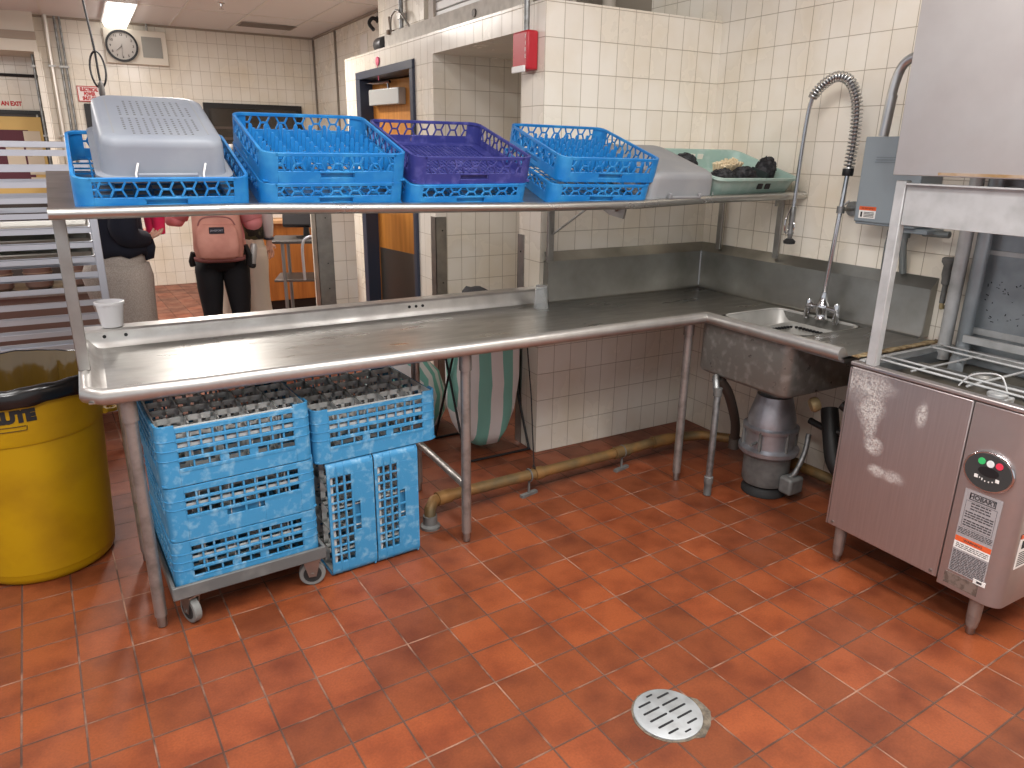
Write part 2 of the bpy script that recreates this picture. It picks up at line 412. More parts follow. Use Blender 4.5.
# expansion strips and corner guards in the tiled walls
for x0, y0 in ((-0.413, 6.49), (-0.413, 5.596)):
    structure(MB().box(x0-0.010, x0+0.012, y0-0.02, y0+0.02, 0.05, CZ-0.03).build('trim_4', mat('strip_grey', (120, 112, 102), 0.5), smooth=False))
def guard(x, y, z0, z1, w, sx, sy):
    """angle plate wrapped on the outer corner (x, y); wings run to +-x and +-y"""
    m = MB(); t = 0.004
    m.box(min(x-sx*t, x+sx*w), max(x-sx*t, x+sx*w), min(y, y-sy*t), max(y, y-sy*t), z0, z1)
    m.box(min(x, x-sx*t), max(x, x-sx*t), min(y-sy*t, y+sy*w), max(y-sy*t, y+sy*w), z0, z1)
    return m
for i, (x, y, sx, sy, zt, w, lab) in enumerate(((-1.125, 1.31, 1, 1, 1.19, 0.075, 'steel corner guard on the tiled corner right of the wooden door'),
    (-1.60, 2.50, 1, 1, 1.50, 0.12, 'wide steel corner guard on the low tiled pier left of the wooden door'),
    (-1.125, 0.22, 1, -1, 1.19, 0.06, 'steel corner guard on the tiled wall end below the red fire alarm'))):
    m = guard(x, y, 0.0, zt, w, sx, sy)
    o = m.build('corner_guard', M_STEELD, loc=None, smooth=False)
    tag(o, lab, 'corner guard', 'steel corner guards')
    sc = MB()
    for z in (0.55, 0.75, 1.1):
        if sy > 0: sc.tube([(x+w*0.6, y-0.004, z), (x+w*0.6, y-0.0065, z)], 0.005, 8)
        else: sc.tube([(x-0.004, y-w*0.5, z), (x-0.0065, y-w*0.5, z)], 0.005, 8)
    sc.build('screw', M_INK, o)
# ------------------------------------------------------------------ door in the passage
dr = thing('door_1', None, None, (-1.125, 2.16, 0)); dr['kind'] = 'structure'
fr = MB()
for y0, y1 in ((-0.56, -0.505), (0.505, 0.60)): fr.box(-0.02, 0.16, y0, y1, 0, 2.1195)
fr.box(-0.02, 0.16, -0.56, 0.60, 2.12, 2.175)
fr.build('door_frame', M_NAVY, dr, smooth=False, bevel=0.004)
ma_ = R_(9)
leaf = thing('door_leaf', None, None); leaf.parent = dr; leaf.location = (0.085, 0.505, 0); leaf.rotation_euler = (0, 0, ma_)
d = MB()     # leaf runs along -Y from its hinge
d.box(0, 0.042, -0.86, 0, 0.01, 2.11); d.box(0, 0.042, -1.005, -0.975, 0.01, 2.11)
d.box(0, 0.042, -0.975, -0.86, 0.01, 1.0); d.box(0, 0.042, -0.975, -0.86, 1.93, 2.11)
d.build('door_leaf_panel', M_WOOD, leaf, smooth=False)
MB().box(0.012, 0.03, -0.975, -0.86, 1.0, 1.93).build('vision_glass', M_GLASSD, leaf, smooth=False)
MB().box(-0.003, 0.0, -0.99, -0.02, 0.08, 0.835).build('kick_plate', mat('kick_plate_steel', (112, 106, 100), 0.4, 0.8), leaf, smooth=False)
cl = MB().box(-0.065, 0, -0.50, -0.05, 1.93, 2.045).build('door_closer', mat('closer_grey', (182, 182, 178), 0.4, 0.2), leaf, bevel=0.006)
MB().tube([(-0.03, -0.30, 2.04), (-0.03, -0.30, 2.085), (-0.05, -0.36, 2.09), (-0.055, 0.0, 2.09)], 0.011, 8).build('closer_arm', M_CHROME, leaf)
MB().tube([(-0.004, -0.30, 2.16), (-0.012, -0.30, 2.16)], 0.03, 14).tube([(-0.012, -0.30, 2.15), (-0.01, -0.32, 2.03)], 0.004, 6).build('pink_tag', mat('pink_tag', (226, 100, 130), 0.5), dr, loc=(0, 0.42, 0.06))
# ------------------------------------------------------------------ far window and dark panel
w = thing('window_1', None, None, (0, 6.506, 0)); w['kind'] = 'structure'
f = MB()
f.box(-1.76, -0.62, -0.05, 0.0, 2.045, 2.10); f.box(-1.76, -0.62, -0.05, 0, 1.22, 1.27); f.box(-1.76, -1.71, -0.05, 0, 1.27, 2.045); f.box(-0.67, -0.62, -0.05, 0, 1.27, 2.045)
f.build('window_frame', M_DARK, w, smooth=False)
MB().box(-1.71, -0.67, -0.02, -0.005, 1.27, 2.045).build('window_pane', M_GLASSD, w, smooth=False)
cu = MB()
for k in range(5): cu.box(-1.70, -0.68, -0.028, -0.021, 1.33+k*0.12, 1.36+k*0.12)
cu.build('window_slats', mat('shutter_brown', (74, 62, 54), 0.5), w, smooth=False)
# ------------------------------------------------------------------ far room fittings
# clock with speaker on one backing box
ck = thing('wall_clock', 'round black rimmed clock beside a grey speaker grille on one pale backing box', 'clock', (-2.385, 6.50, 2.64))
MB().box(-0.31, 0.31, -0.07, 0.0, -0.175, 0.175).build('backing_box', M_CREAM, ck, bevel=0.006)
MB(Matrix.Rotation(PI/2, 4, 'X')).lathe([(0.0, 0.071), (0.142, 0.071), (0.142, 0.082), (0.0, 0.082)], 40, (-0.145, 0.0, 0)).build('clock_face', mat('clock_face', (176, 170, 164), 0.5), ck)
MB(Matrix.Rotation(PI/2, 4, 'X')).lathe([(0.138, 0.071), (0.160, 0.071), (0.160, 0.098), (0.138, 0.098)], 40, (-0.145, 0, 0), capb=False, capt=False).build('clock_rim', M_BLACK, ck)
nm = MB()
for k in range(1, 13):
    a = PI/2-k*PI/6
    text_to(nm, str(k), 0.034, lambda x, y, a=a: (-0.145+0.112*math.cos(a)+x, -0.084, 0.112*math.sin(a)+y), bold=0.001)
nm.build('clock_numerals', mat('numeral_grey', (70, 64, 62), 0.6), ck, smooth=False)
MB().bar((-0.145, -0.087, 0), (-0.205, -0.087, -0.05), 0.002, 0.008, (0, 1, 0)).build('hour_hand', M_INK, ck)
MB().bar((-0.145, -0.089, 0.02), (-0.152, -0.089, -0.10), 0.002, 0.006, (0, 1, 0)).build('minute_hand', M_INK, ck)
gr = MB().box(0.055, 0.255, -0.075, -0.07, -0.10, 0.11)
gr.build('speaker_grille', mat('speaker_grey', (150, 148, 142), 0.6, 0.2, bump=0.5, bscale=300), ck, smooth=False)
MB().tube([(-0.20, -0.03, 0.175), (-0.20, -0.03, 0.25)], 0.012, 8).build('conduit', M_STEELD, ck)
MB().tube([(0.125, -0.03, 0.175), (0.125, -0.03, 0.25)], 0.012, 8).build('conduit', M_STEELD, ck)
# fluorescent fixture seen at the top
lf = thing('ceiling_light', 'lit fluorescent wraparound fixture on the panel ceiling above the clock', 'light', (-2.565, 5.75, CZ))
MB().box(-0.135, 0.135, -0.68, 0.68, -0.03, 0).build('fixture_pan', M_WHITE, lf, smooth=False)
MB().prism([(-0.12, -0.03), (-0.10, -0.075), (0.10, -0.075), (0.12, -0.03)], -0.67, 0.67, 'y').build('diffuser', M_LAMP, lf, smooth=False)
# sprinkler
sp = thing('sprinkler_head', 'small brass sprinkler head hanging from the panel ceiling', 'sprinkler', (-1.753, 4.72, CZ))
MB().lathe([(0.035, 0), (0.03, -0.006), (0.012, -0.01), (0.010, -0.03)], 16, capb=False).build('escutcheon', M_CHROME, sp)
MB().lathe([(0.004, -0.03), (0.004, -0.05), (0.022, -0.052), (0.022, -0.055)], 14).build('deflector', M_CHROME, sp)
vt = thing('ceiling_vent', 'flat grey return air vent in the panel ceiling near the far corner', 'vent', (-1.1, 5.85, CZ))
MB().box(-0.3, 0.3, -0.14, 0.14, -0.010, -0.006).build('vent_face', mat('vent_grey', (150, 140, 130), 0.6), vt, smooth=False)
sl = MB()
for k in range(9): sl.box(-0.28, 0.28, -0.12+k*0.03, -0.11+k*0.03, -0.014, -0.010)
sl.build('vent_slats', mat('vent_grey2', (136, 126, 116), 0.6), vt, smooth=False)
# retractable cord hanging with a loop
pc = thing('power_drop', 'black power cord with a loop hanging from the ceiling before the electrical sign', 'cord', (-2.915, 3.4, 0))
MB().tube(smooth_path([(-0.03, 0, CZ), (-0.015, 0, 2.6), (0.01, 0, 2.30), (0.015, 0, 2.12), (0.02, 0, 2.05)], 5), 0.008, 8).build('cord_line', M_INK, pc)
MB().tube([(0.015+0.05*math.cos(2*PI*k/24), 0.01*math.sin(6*PI*k/24), 2.145+0.125*math.sin(2*PI*k/24)) for k in range(24)], 0.007, 8, closed=True).build('cord_loop', M_INK, pc)
MB().lathe([(0.008, 2.07), (0.02, 2.05), (0.022, 1.98), (0.015, 1.95)], 14, (0.02, 0, 0)).build('plug_connector', mat('connector_grey', (90, 88, 86), 0.5), pc)
# sign and dark panel under it
sg = thing('wall_sign', 'white sign with red border and red lettering about the electrical power shut off', 'sign', (-2.908, 6.485, 2.14))
MB().box(-0.115, 0.115, 0, 0.012, -0.08, 0.08).build('sign_plate', M_SIGN, sg, smooth=False)
bd = MB()
for a in ((-0.115, 0.115, 0.072, 0.08), (-0.115, 0.115, -0.08, -0.072), (-0.115, -0.107, -0.08, 0.08), (0.107, 0.115, -0.08, 0.08)): bd.box(a[0], a[1], -0.003, 0.001, a[2], a[3])
bd.build('sign_border', M_REDT, sg, smooth=False)
tx = MB()
for s, z in (('ELECTRICAL', 0.043), ('POWER', -0.002), ('SHUT-OFF', -0.047)): text_to(tx, s, 0.05, lambda x, y, z=z: (x*0.62, -0.004, z+y), bold=0.0025)
tx.build('sign_lettering', M_REDT, sg, smooth=False)
ep = thing('electrical_panel', 'tall black electrical panel on the far wall below the red lettered sign', 'panel', (-2.70, 6.50, 1.32))
MB().box(-0.28, 0.28, -0.06, 0, 0, 0.72).build('panel_body', M_DARK, ep, bevel=0.006)
MB().box(-0.17, -0.05, -0.066, -0.06, 0.52, 0.66).build('notice', mat('notice_blue_white', (206, 206, 214), 0.5), ep, smooth=False)
nt_ = MB(); text_to(nt_, 'W', 0.085, lambda x, y: (-0.12+x, -0.068, 0.59+y), bold=0.002); nt_.build('notice_lettering', mat('notice_ink', (40, 46, 96), 0.5), ep, smooth=False)
MB().lathe([(0.012, 0.06), (0.012, 0.075)], 10).build('latch', M_CHROME, ep, loc=(-0.1, 0, 0.44), rot=(PI/2, 0, 0))
# conduits on the tiled column
for i, (x, y, r, lab) in enumerate(((-3.215, 6.46, 0.022, 'thickest vertical steel conduit on the tiled column left of the clock'), (-3.13, 6.475, 0.013, 'thin vertical conduit on the tiled column, just right of the thickest one'), (-3.085, 6.475, 0.011, 'thin vertical conduit on the tiled column, nearest the clock'), (-3.385, 6.60, 0.014, 'thin vertical conduit on the shaded left face of the tiled column'))):
    cd = thing('wall_conduit', lab, 'conduit', (x, y, 0), group='conduits on the column')
    MB().tube([(0, 0, 0.0), (0, 0, 2.89 if i < 3 else 2.515)], r, 10).build('pipe', M_GALV if i != 0 else mat('pale_conduit', (214, 208, 200), 0.35, 0.6), cd)
    s = MB()
    for z in (0.9, 1.7, 2.4): s.box(-r-0.012, r+0.012, -r-0.003, 0.02, z-0.01, z+0.01)
    s.build('pipe_strap', M_STEELD, cd, smooth=False)
# left doorway with notice board
dl = thing('door_2', None, None, (-3.9, 7.05, 0)); dl['kind'] = 'structure'
f = MB(); f.box(-0.62, 0.62, -0.03, 0.0, 1.93, 1.97); f.box(0.46, 0.54, -0.03, 0, 0, 1.93); f.box(-0.62, -0.54, -0.03, 0, 0, 1.93)
f.build('door_frame', M_DARK, dl, smooth=False)
MB().box(-0.54, 0.44, -0.012, -0.002, 0.0, 1.93).build('door_leaf', mat('door_dark_brown', (60, 52, 48), 0.5), dl, smooth=False)  # leaf in one even dark brown
nb = thing('notice_board', 'tan framed notice board with maroon backing and pinned papers in the far left doorway', 'notice board', (-3.78, 7.03, 1.30))
MB().box(-0.5, 0.36, -0.03, 0, -0.28, 0.60).build('board_frame', mat('tan_board', (206, 172, 104), 0.6), nb, bevel=0.004)
MB().box(-0.38, 0.22, -0.034, -0.03, -0.14, 0.46).build('board_backing', mat('maroon_felt', (92, 50, 60), 0.8), nb, smooth=False)
for (x0, x1, z0, z1) in ((-0.02, 0.15, 0.02, 0.33), (0.17, 0.33, 0.22, 0.45), (0.17, 0.33, -0.02, 0.18), (0.17, 0.33, -0.16, -0.05), (-0.38, -0.2, 0.3, 0.47)):
    MB().box(x0, x1, -0.037, -0.034, z0, z1).build('paper', mat('paper_cream', (206, 192, 170), 0.7), nb, smooth=False)
ex = thing('wall_lettering', 'red painted lettering reading not an exit above the far left doorway', 'lettering', (-3.735, 7.046, 2.035))
tx = MB(); text_to(tx, 'NOT AN EXIT', 0.062, lambda x, y: (x*0.82, 0, y), bold=0.003); tx.build('letters', M_REDT, ex, smooth=False)
bh = thing('door_track', 'dark horizontal rail across the far left tiled wall', 'rail', (-3.85, 7.02, 2.33))
MB().tube([(-1.2, 0, 0), (0.52, 0, 0)], 0.016, 8).build('rail_tube', M_INK, bh)
MB().ball((0.53, 0, 0), 0.024).build('rail_end_cap', M_STEELD, bh)
va = thing('bulkhead_grille', 'long flat grille set in the pale bulkhead at upper left', 'vent', (-3.87, 6.355, 2.67))
MB().box(-0.8, 0.55, -0.006, 0, -0.04, 0.04).build('grille_face', mat('grille_tan', (160, 146, 132), 0.7), va, smooth=False)
# counter in the far room
ct = thing('service_counter', 'wood panelled counter standing beyond the third person on the right of the group', 'counter', (-1.15, 4.46, 0))
MB().box(-0.55, 0.5, 0, 0.6, 0.10, 0.88).build('counter_body', M_WOODD, ct, smooth=False)
MB().box(-0.53, 0.5, 0.04, 0.6, 0, 0.10).build('toe_kick', mat('toe_kick', (40, 30, 28), 0.6), ct, smooth=False)
MB().box(-0.58, 0.5, -0.03, 0.63, 0.88, 0.915).build('countertop', mat('counter_top_tan', (196, 150, 108), 0.4), ct, bevel=0.004)
cb = thing('counter_box', 'pale grey box standing on the wooden counter', 'box', (-1.45, 4.72, 0.915))
MB().box(-0.12, 0.14, -0.1, 0.1, 0, 0.22).build('box_body', mat('pale_box', (196, 190, 182), 0.5), cb, bevel=0.01)
MB().box(-0.13, 0.15, -0.11, 0.11, 0.22, 0.235).build('box_lid', mat('pale_box_lid', (170, 164, 158), 0.5), cb, bevel=0.004)
# service cart with terminal
sc_ = thing('utility_cart', 'grey metal utility cart parked behind the low tiled partition', 'cart', (-1.50, 3.36, 0), R_(-20))
MB().box(-0.26, 0.30, -0.22, 0.22, 0.83, 0.855).build('cart_top', mat('cart_grey', (88, 85, 84), 0.4, 0.4), sc_, bevel=0.004)
MB().box(-0.24, 0.28, -0.20, 0.20, 0.50, 0.52).build('cart_shelf', mat('cart_grey2', (100, 92, 88), 0.45, 0.4), sc_, bevel=0.004)
MB().box(-0.24, 0.28, -0.20, 0.20, 0.14, 0.16).build('cart_shelf', mat('cart_grey2', (100, 92, 88), 0.45, 0.4), sc_, bevel=0.004)
for x in (-0.15, 0.27):
    for y in (-0.19, 0.19):
        MB().tube([(x, y, 0.09), (x, y, 0.83)], 0.015, 8).build('cart_leg', mat('cart_leg_grey', (132, 130, 130), 0.4, 0.6), sc_)
        cw = MB().tube([(x-0.012, y, 0.045), (x+0.012, y, 0.045)], 0.045, 16).build('caster', M_RUBBER, sc_)
MB().tube(smooth_path([(0.02, -0.22, 0.52), (0.02, -0.235, 0.80), (0.06, -0.24, 0.88), (0.14, -0.24, 0.89), (0.2, -0.235, 0.84)], 5), 0.012, 8).build('push_handle', M_ALU, sc_)
tm = thing('register_terminal', 'black point of sale terminal standing on the grey utility cart', 'terminal', (-1.46, 3.36, 0.855), R_(-20))
MB().lathe([(0.09, 0), (0.09, 0.012), (0.03, 0.02), (0.022, 0.10)], 18).build('stand', M_BLACK, tm)
sc2 = MB(Matrix.Translation((0, 0, 0.22)) @ Matrix.Rotation(R_(-25), 4, 'X'))
sc2.box(-0.19, 0.19, -0.03, 0.03, -0.13, 0.13); sc2.build('display_housing', mat('terminal_black', (34, 32, 34), 0.4), tm, bevel=0.012)
sc3 = MB(Matrix.Translation((0, 0, 0.22)) @ Matrix.Rotation(R_(-25), 4, 'X'))
sc3.box(-0.17, 0.17, 0.0305, 0.033, -0.11, 0.11); sc3.build('screen', M_GLASSD, tm, smooth=False)
# things on the ledge above the door
em = thing('emergency_light', 'small grey cylinder fitting standing on the ledge above the wooden door', 'light fitting', (-1.02, 2.46, 2.30))
MB(Matrix.Rotation(PI/2, 4, 'X')).lathe([(0.05, -0.07), (0.055, -0.06), (0.055, 0.06), (0.05, 0.07)], 20, (0, 0.055, 0)).build('lamp_housing', mat('dark_fitting', (72, 72, 74), 0.4, 0.3), em)
MB().box(-0.05, 0.05, -0.09, 0.09, 0, 0.012).build('lamp_foot', M_GREYBOX, em, bevel=0.003)
cm = thing('security_camera', 'small black hook shaped camera on the far side wall above the ledge', 'camera', (-0.418, 4.22, 2.77))
MB().tube(smooth_path([(0, 0, 0.035), (-0.035, 0.02, 0.045), (-0.06, 0.04, 0.0), (-0.03, 0.0, -0.06)], 5), 0.018, 10).build('camera_arm', M_BLACK, cm)
MB().lathe([(0.03, 0), (0.03, 0.01)], 16).build('camera_base', M_BLACK, cm, loc=(0.010, 0, 0.035), rot=(0, -PI/2, 0))
cn = thing('ledge_conduit', 'vertical steel conduit rising from the ledge in front of the upper tiled pier', 'conduit', (-1.03, 2.05, 2.415))
MB().tube([(0, 0, -0.0), (0, 0, 0.78)], 0.016, 10).build('pipe', M_GALV, cn)
MB().box(-0.02, 0.03, -0.03, 0.03, 0.06, 0.10).build('pipe_strap', M_STEELD, cn, smooth=False)
lc = thing('ledge_cable', 'arched grey cable looping beside the steel conduit on the ledge', 'cable', (-1.06, 2.05, 2.38))
MB().tube(smooth_path([(0.02, 0.18, 0.03), (0, 0.12, 0.11), (0, 0.04, 0.15), (0, -0.05, 0.13), (0.02, -0.17, 0.03)], 6), 0.007, 8).build('cable_run', M_STEELD, lc)
lb = thing('ledge_bracket', 'rusty upright bolt leaning on the ledge left of the arched cable', 'bolt', (-1.03, 2.25, 2.40))
MB().tube([(0, 0, 0), (0, 0.03, 0.12)], 0.009, 8).build('bolt_shank', mat('rusty', (110, 92, 76), 0.7, 0.3), lb)
MB().box(-0.03, 0.03, -0.02, 0.02, 0, 0.03).build('bolt_clip', mat('rusty', (110, 92, 76), 0.7, 0.3), lb, bevel=0.003)
wp = thing('wall_patch', 'pale rectangular blank plate on the far side wall above the wooden door', 'plate', (-0.409, 4.63, 2.61))
MB().box(-0.006, 0, -0.11, 0.11, -0.09, 0.11).build('blank_plate', mat('pale_plate', (222, 216, 208), 0.5), wp, bevel=0.002)
rs = thing('roll_shutter', 'white slatted roll down shutter above the concrete sill over the alcove', 'shutter', (-0.96, 1.1, 2.415))
s = MB()
for k in range(9): s.box(-0.012, 0.012, -0.70, 0.50, k*0.055, k*0.055+0.049)
s.build('slats', mat('shutter_white', (222, 220, 216), 0.4), rs, bevel=0.004)
for y in (-0.72, 0.53): MB().box(-0.03, 0.03, y-0.04, y+0.04, 0, 0.55).build('side_guide', mat('guide_grey', (170, 158, 146), 0.5), rs, smooth=False)
for i, (x, y, r, lab) in enumerate(((0.40, 1.0, 0.045, 'thick pale vertical pipe above the tiled back wall, nearest the corner'), (0.06, 1.0, 0.02, 'thin pale vertical pipe above the tiled back wall'))):
    x2 = x-0.42 if i == 0 else x-0.36
    pp = thing('overhead_pipe', lab, 'pipe', (x2, 1.0, 2.30))
    MB().tube([(0, 0, 0), (0, 0, 0.9)], r, 12).build('pipe', mat('painted_pipe', (200, 190, 176), 0.5), pp)
    MB().lathe([(r+0.008, 0.0), (r+0.008, 0.03)], 14, (0, 0, 0.02)).build('pipe_collar', mat('painted_pipe', (200, 190, 176), 0.5), pp)
hp = thing('overhead_crosspipe', 'dark horizontal pipe above the tiled back wall', 'pipe', (-0.75, 0.9, 2.36))
MB().tube([(-0.3, 0, 0), (0.35, 0, 0)], 0.022, 10).build('pipe', mat('dark_pipe', (86, 80, 76), 0.5, 0.4), hp)
MB().lathe([(0.03, -0.02), (0.03, 0.02)], 12).build('pipe_coupling', mat('dark_pipe', (86, 80, 76), 0.5, 0.4), hp, rot=(0, PI/2, 0))
MB().box(-0.02, 0.02, -0.02, 0.02, -0.06, -0.02).build('pipe_support', mat('dark_pipe', (86, 80, 76), 0.5, 0.4), hp)
# fire alarm pull station with conduit
fa = thing('fire_alarm', 'red fire alarm station on the end of the tiled wall', 'fire alarm', (-1.125, 0.125, 2.075))
FB = MB(); FB.box(-0.065, -0.002, -0.068, 0.078, -0.086, 0.09); FB.build('alarm_body', M_RED, fa, bevel=0.01)
MB().box(-0.075, -0.065, -0.055, 0.065, -0.096, -0.066).build('pull_bar', M_WHITE, fa, bevel=0.003)
tx = MB()
for k, ch in enumerate('FIRE'): text_to(tx, ch, 0.026, lambda x, y, k=k: (-0.0663, -0.052-x, 0.06-k*0.029+y))
tx.build('alarm_lettering', M_WHITE, fa, smooth=False)
MB().tube([(-0.03, 0.0, 0.09), (-0.03, 0.0, 0.42), (0.02, 0.0, 0.5), (0.1, 0.0, 0.62)], 0.014, 10).build('conduit', M_GALV, fa)
MB().lathe([(0.024, 0.0), (0.024, 0.03)], 12, (-0.03, 0, 0.24)).build('conduit_coupling', M_STEELD, fa)
# ------------------------------------------------------------------ L-shaped dish table
TZ = 0.862
dt = thing('dish_table', 'long L-shaped stainless steel dish table with rolled front edge and built in sink', 'dish table', (-1.9, -0.4, 0))
OX, OY = 1.9, 0.4            # local = world + (OX, OY)
def tb(): return MB(Matrix.Translation((OX, OY, 0)))
m = tb()
XL, XF, YF, YE = -3.205, -0.645, -0.735, -1.47
SX0, SX1, SY0, SY1 = -0.50, -0.09, -1.17, -0.68
t0, t1 = TZ-0.004, TZ
m.box(XL, XF, YF+0.0, -0.02, t0, t1)
m.box(XF, -0.04, SY1, -0.04, t0, t1)
m.box(XF, SX0, YE, SY1, t0, t1); m.box(SX1, -0.04, YE, SY1, t0, t1)
m.box(SX0, SX1, YE, SY0, t0, t1)
m.build('tabletop', M_STEELT, dt, smooth=False)
# rolled edge: left end, front, inner corner, sink leg
prof = [(-0.055, 0.0005), (-0.04, 0.004), (-0.027, 0.018), (-0.015, 0.035), (0, 0.042), (0.014, 0.038), (0.022, 0.026), (0.024, 0.010), (0.018, -0.004), (0.006, -0.012), (-0.008, -0.010), (-0.012, -0.004), (-0.05, -0.003)]
# travel so that 'right' is outward
path = [(XL, -0.0, TZ), (XL, -0.69, TZ), (XL+0.045, YF, TZ)]
path += [(-2.6, YF, TZ), (-1.9, YF, TZ), (-1.2, YF, TZ), (XF, YF, TZ), (XF, -1.0, TZ), (XF, YE, TZ)]
def rolled():
    b = tb()
    pr_ = prof
    return b.sweep(pr_, [(p[0], p[1], p[2]) for p in path])
rolled().build('rolled_edge', M_RIM, dt, ang=50)
# back splash, low run and tall run
m = tb()
lo = [(-0.035, 0.0), (-0.028, 0.012), (-0.022, 0.03), (-0.02, 0.062), (-0.012, 0.070), (0.055, 0.072), (0.06, 0.068), (0.06, 0.05), (0.05, 0.045), (0.0, 0.045), (0.0, 0.0)]
m.prism([(y, TZ+z) for y, z in lo], -3.225, -1.10, 'x')
m.build('low_splash', M_RIM, dt, ang=35)
for x in (-1.862, -1.828, -1.794, -3.135, -3.06): tb().tube([(x, -0.0205, 0.905), (x, -0.024, 0.905)], 0.007, 10).build('splash_bolt', M_INK, dt)
hi = [(-0.075, 0.0), (-0.058, 0.006), (-0.05, 0.02), (-0.045, 0.212), (-0.002, 0.258), (-0.002, 0.25), (-0.038, 0.208), (-0.043, 0.0)]
m = tb()
m.prism([(y, TZ+z) for y, z in hi], -1.10, -0.002, 'x')
m.box(-1.103, -1.099, -0.046, -0.002, TZ, TZ+0.21)
m.build('tall_splash_back', M_SPL, dt, ang=35)
m = tb()
m.prism([(z2, TZ+z) for z2, z in hi], -1.42, -0.003, 'y')   # (x offset, z) swept along y
m.prism([(-0.048, TZ), (-0.048, TZ+0.212), (-0.002, TZ+0.258), (-0.002, TZ)], -1.424, -1.42, 'y')
m.build('tall_splash_side', M_SPL, dt, ang=35)
MB(Matrix.Translation((OX, OY, 0))).tube([(-0.05, -0.05, TZ+0.005), (-0.046, -0.046, TZ+0.212)], 0.006, 8).build('corner_weld', M_CHROME, dt)
# sink bowl
def ring(x0, x1, y0, y1, r, z, dx=0): return [(x+OX, y+OY, z) for x, y in rrect(x0, x1, y0, y1, r, 6)]
m = MB()
m.loft([ring(SX0, SX1, SY0, SY1, 0.07, TZ+0.002), ring(SX0+0.005, SX1-0.005, SY0+0.005, SY1-0.005, 0.07, TZ-0.02), ring(SX0+0.03, SX1-0.03, SY0+0.03, SY1-0.03, 0.08, 0.69), ring(SX0+0.08, SX1-0.08, SY0+0.12, SY1-0.12, 0.08, 0.66)], cap=False)
m.loft([ring(SX0-0.004, SX1+0.004, SY0-0.004, SY1+0.004, 0.07, TZ+0.0015), ring(SX0+0.004, SX1-0.004, SY0+0.004, SY1-0.004, 0.07, TZ-0.003)], cap=False)
m.add([(p[0], p[1], p[2]) for p in ring(SX0+0.08, SX1-0.08, SY0+0.12, SY1-0.12, 0.08, 0.66)], [tuple(range(28))])
m.build('sink_bowl', M_BOWL, dt, ang=60)
m = MB()
BX0, BX1, BY0, BY1 = -0.625, -0.10, -1.22, -0.672
def r2(a, z, r=0.05): return [(x+OX, y+OY, z) for x, y in rrect(BX0+a, BX1-a, BY0+a, BY1-a, r, 6)]
def cone(s, z):
    cx, cy = -0.36, -0.95
    return [(cx+(x-cx)*s+OX, cy+(y-cy)*s+OY, z) for x, y in rrect(BX0, BX1, BY0, BY1, 0.05, 6)]
m.loft([r2(0, 0.855), r2(0, 0.62), r2(0.006, 0.608), cone(0.80, 0.585), cone(0.22, 0.535), cone(0.18, 0.50)], cap=False)
m.build('sink_housing', mat('sink_housing_steel', (124, 123, 118), 0.36, 0.45, (160, 160, 155), 26, 0.52, 0.8, 0.03, 60, rvar=0.1), dt, ang=50)
# side gusset between the bowl and the dishwasher
MB(Matrix.Translation((OX, OY, 0))).box(-0.628, -0.05, YE, -1.22, 0.838, 0.852).build('drain_ledge', M_STEELD, dt, smooth=False)
ft = 0.045
def leg(x, y, zt=0.845, r=0.0205, m_=None):
    o = MB().tube([(0, 0, ft), (0, 0, zt-0.07)], r, 14).lathe([(r+0.005, zt-0.07), (r+0.005, zt)], 14).build('leg', m_ or M_LEG, dt, loc=(x+OX, y+OY, 0))
    MB().lathe([(0.010, 0), (0.016, 0.004), (0.0165, 0.035), (0.014, 0.05)], 14).build('leg_foot', M_STEELD, o)
    return o
leg(-3.10, -0.70); leg(-3.11, -0.20); leg(-1.895, -0.685); leg(-1.885, -0.13); leg(-0.668, -0.648)
o = MB().tube([(0, 0, 0.10), (0, 0, 0.53), (0.0, 0.012, 0.555), (0.03, 0.05, 0.60)], 0.0165, 12).build('leg', M_GALV, dt, loc=(-0.65+OX, -0.856+OY, 0))
MB().lathe([(0.012, 0), (0.019, 0.004), (0.019, 0.06), (0.022, 0.065), (0.022, 0.10), (0.0165, 0.105)], 14).build('leg_foot', M_CASTG, o)
MB().lathe([(0.021, 0.52), (0.021, 0.56)], 12).build('leg_coupling', M_CASTG, o)
tb().tube([(-1.895, -0.685, 0.26), (-1.885, -0.13, 0.26)], 0.017, 12).build('cross_rail', M_LEG, dt)
tb().tube([(-3.10, -0.70, 0.26), (-3.11, -0.20, 0.26)], 0.017, 12).build('cross_rail', M_LEG, dt)
tb().box(-3.12, -0.7, -0.42, -0.36, 0.83, TZ-0.005).build('under_brace', M_STEELD, dt, smooth=False)
# scrap basket in the sink
bk = thing('scrap_basket', 'perforated steel scrap basket sitting in the sink', 'strainer', (-0.295, -0.965, 0.0))
m = MB()
def r3(a, z): return [(x, y, z) for x, y in rrect(-0.195+a, 0.195-a, -0.175+a, 0.175-a, 0.06, 6)]
m.loft([r3(0.0, TZ-0.05), r3(0.008, TZ-0.053), r3(0.02, 0.70), r3(0.05, 0.693)], cap=False)
m.add(r3(0.05, 0.693), [tuple(range(28))]); m.build('basket_body', M_BOWL, bk, ang=60)
m = MB()
for k in range(17):
    m.box(-0.166+k*0.02, -0.156+k*0.02, 0.150, 0.166, TZ-0.075, TZ-0.065); 
for k in range(14):
    m.box(0.168, 0.186, -0.13+k*0.02, -0.12+k*0.02, TZ-0.075, TZ-0.065)
m.build('basket_holes', M_INK, bk, smooth=False)
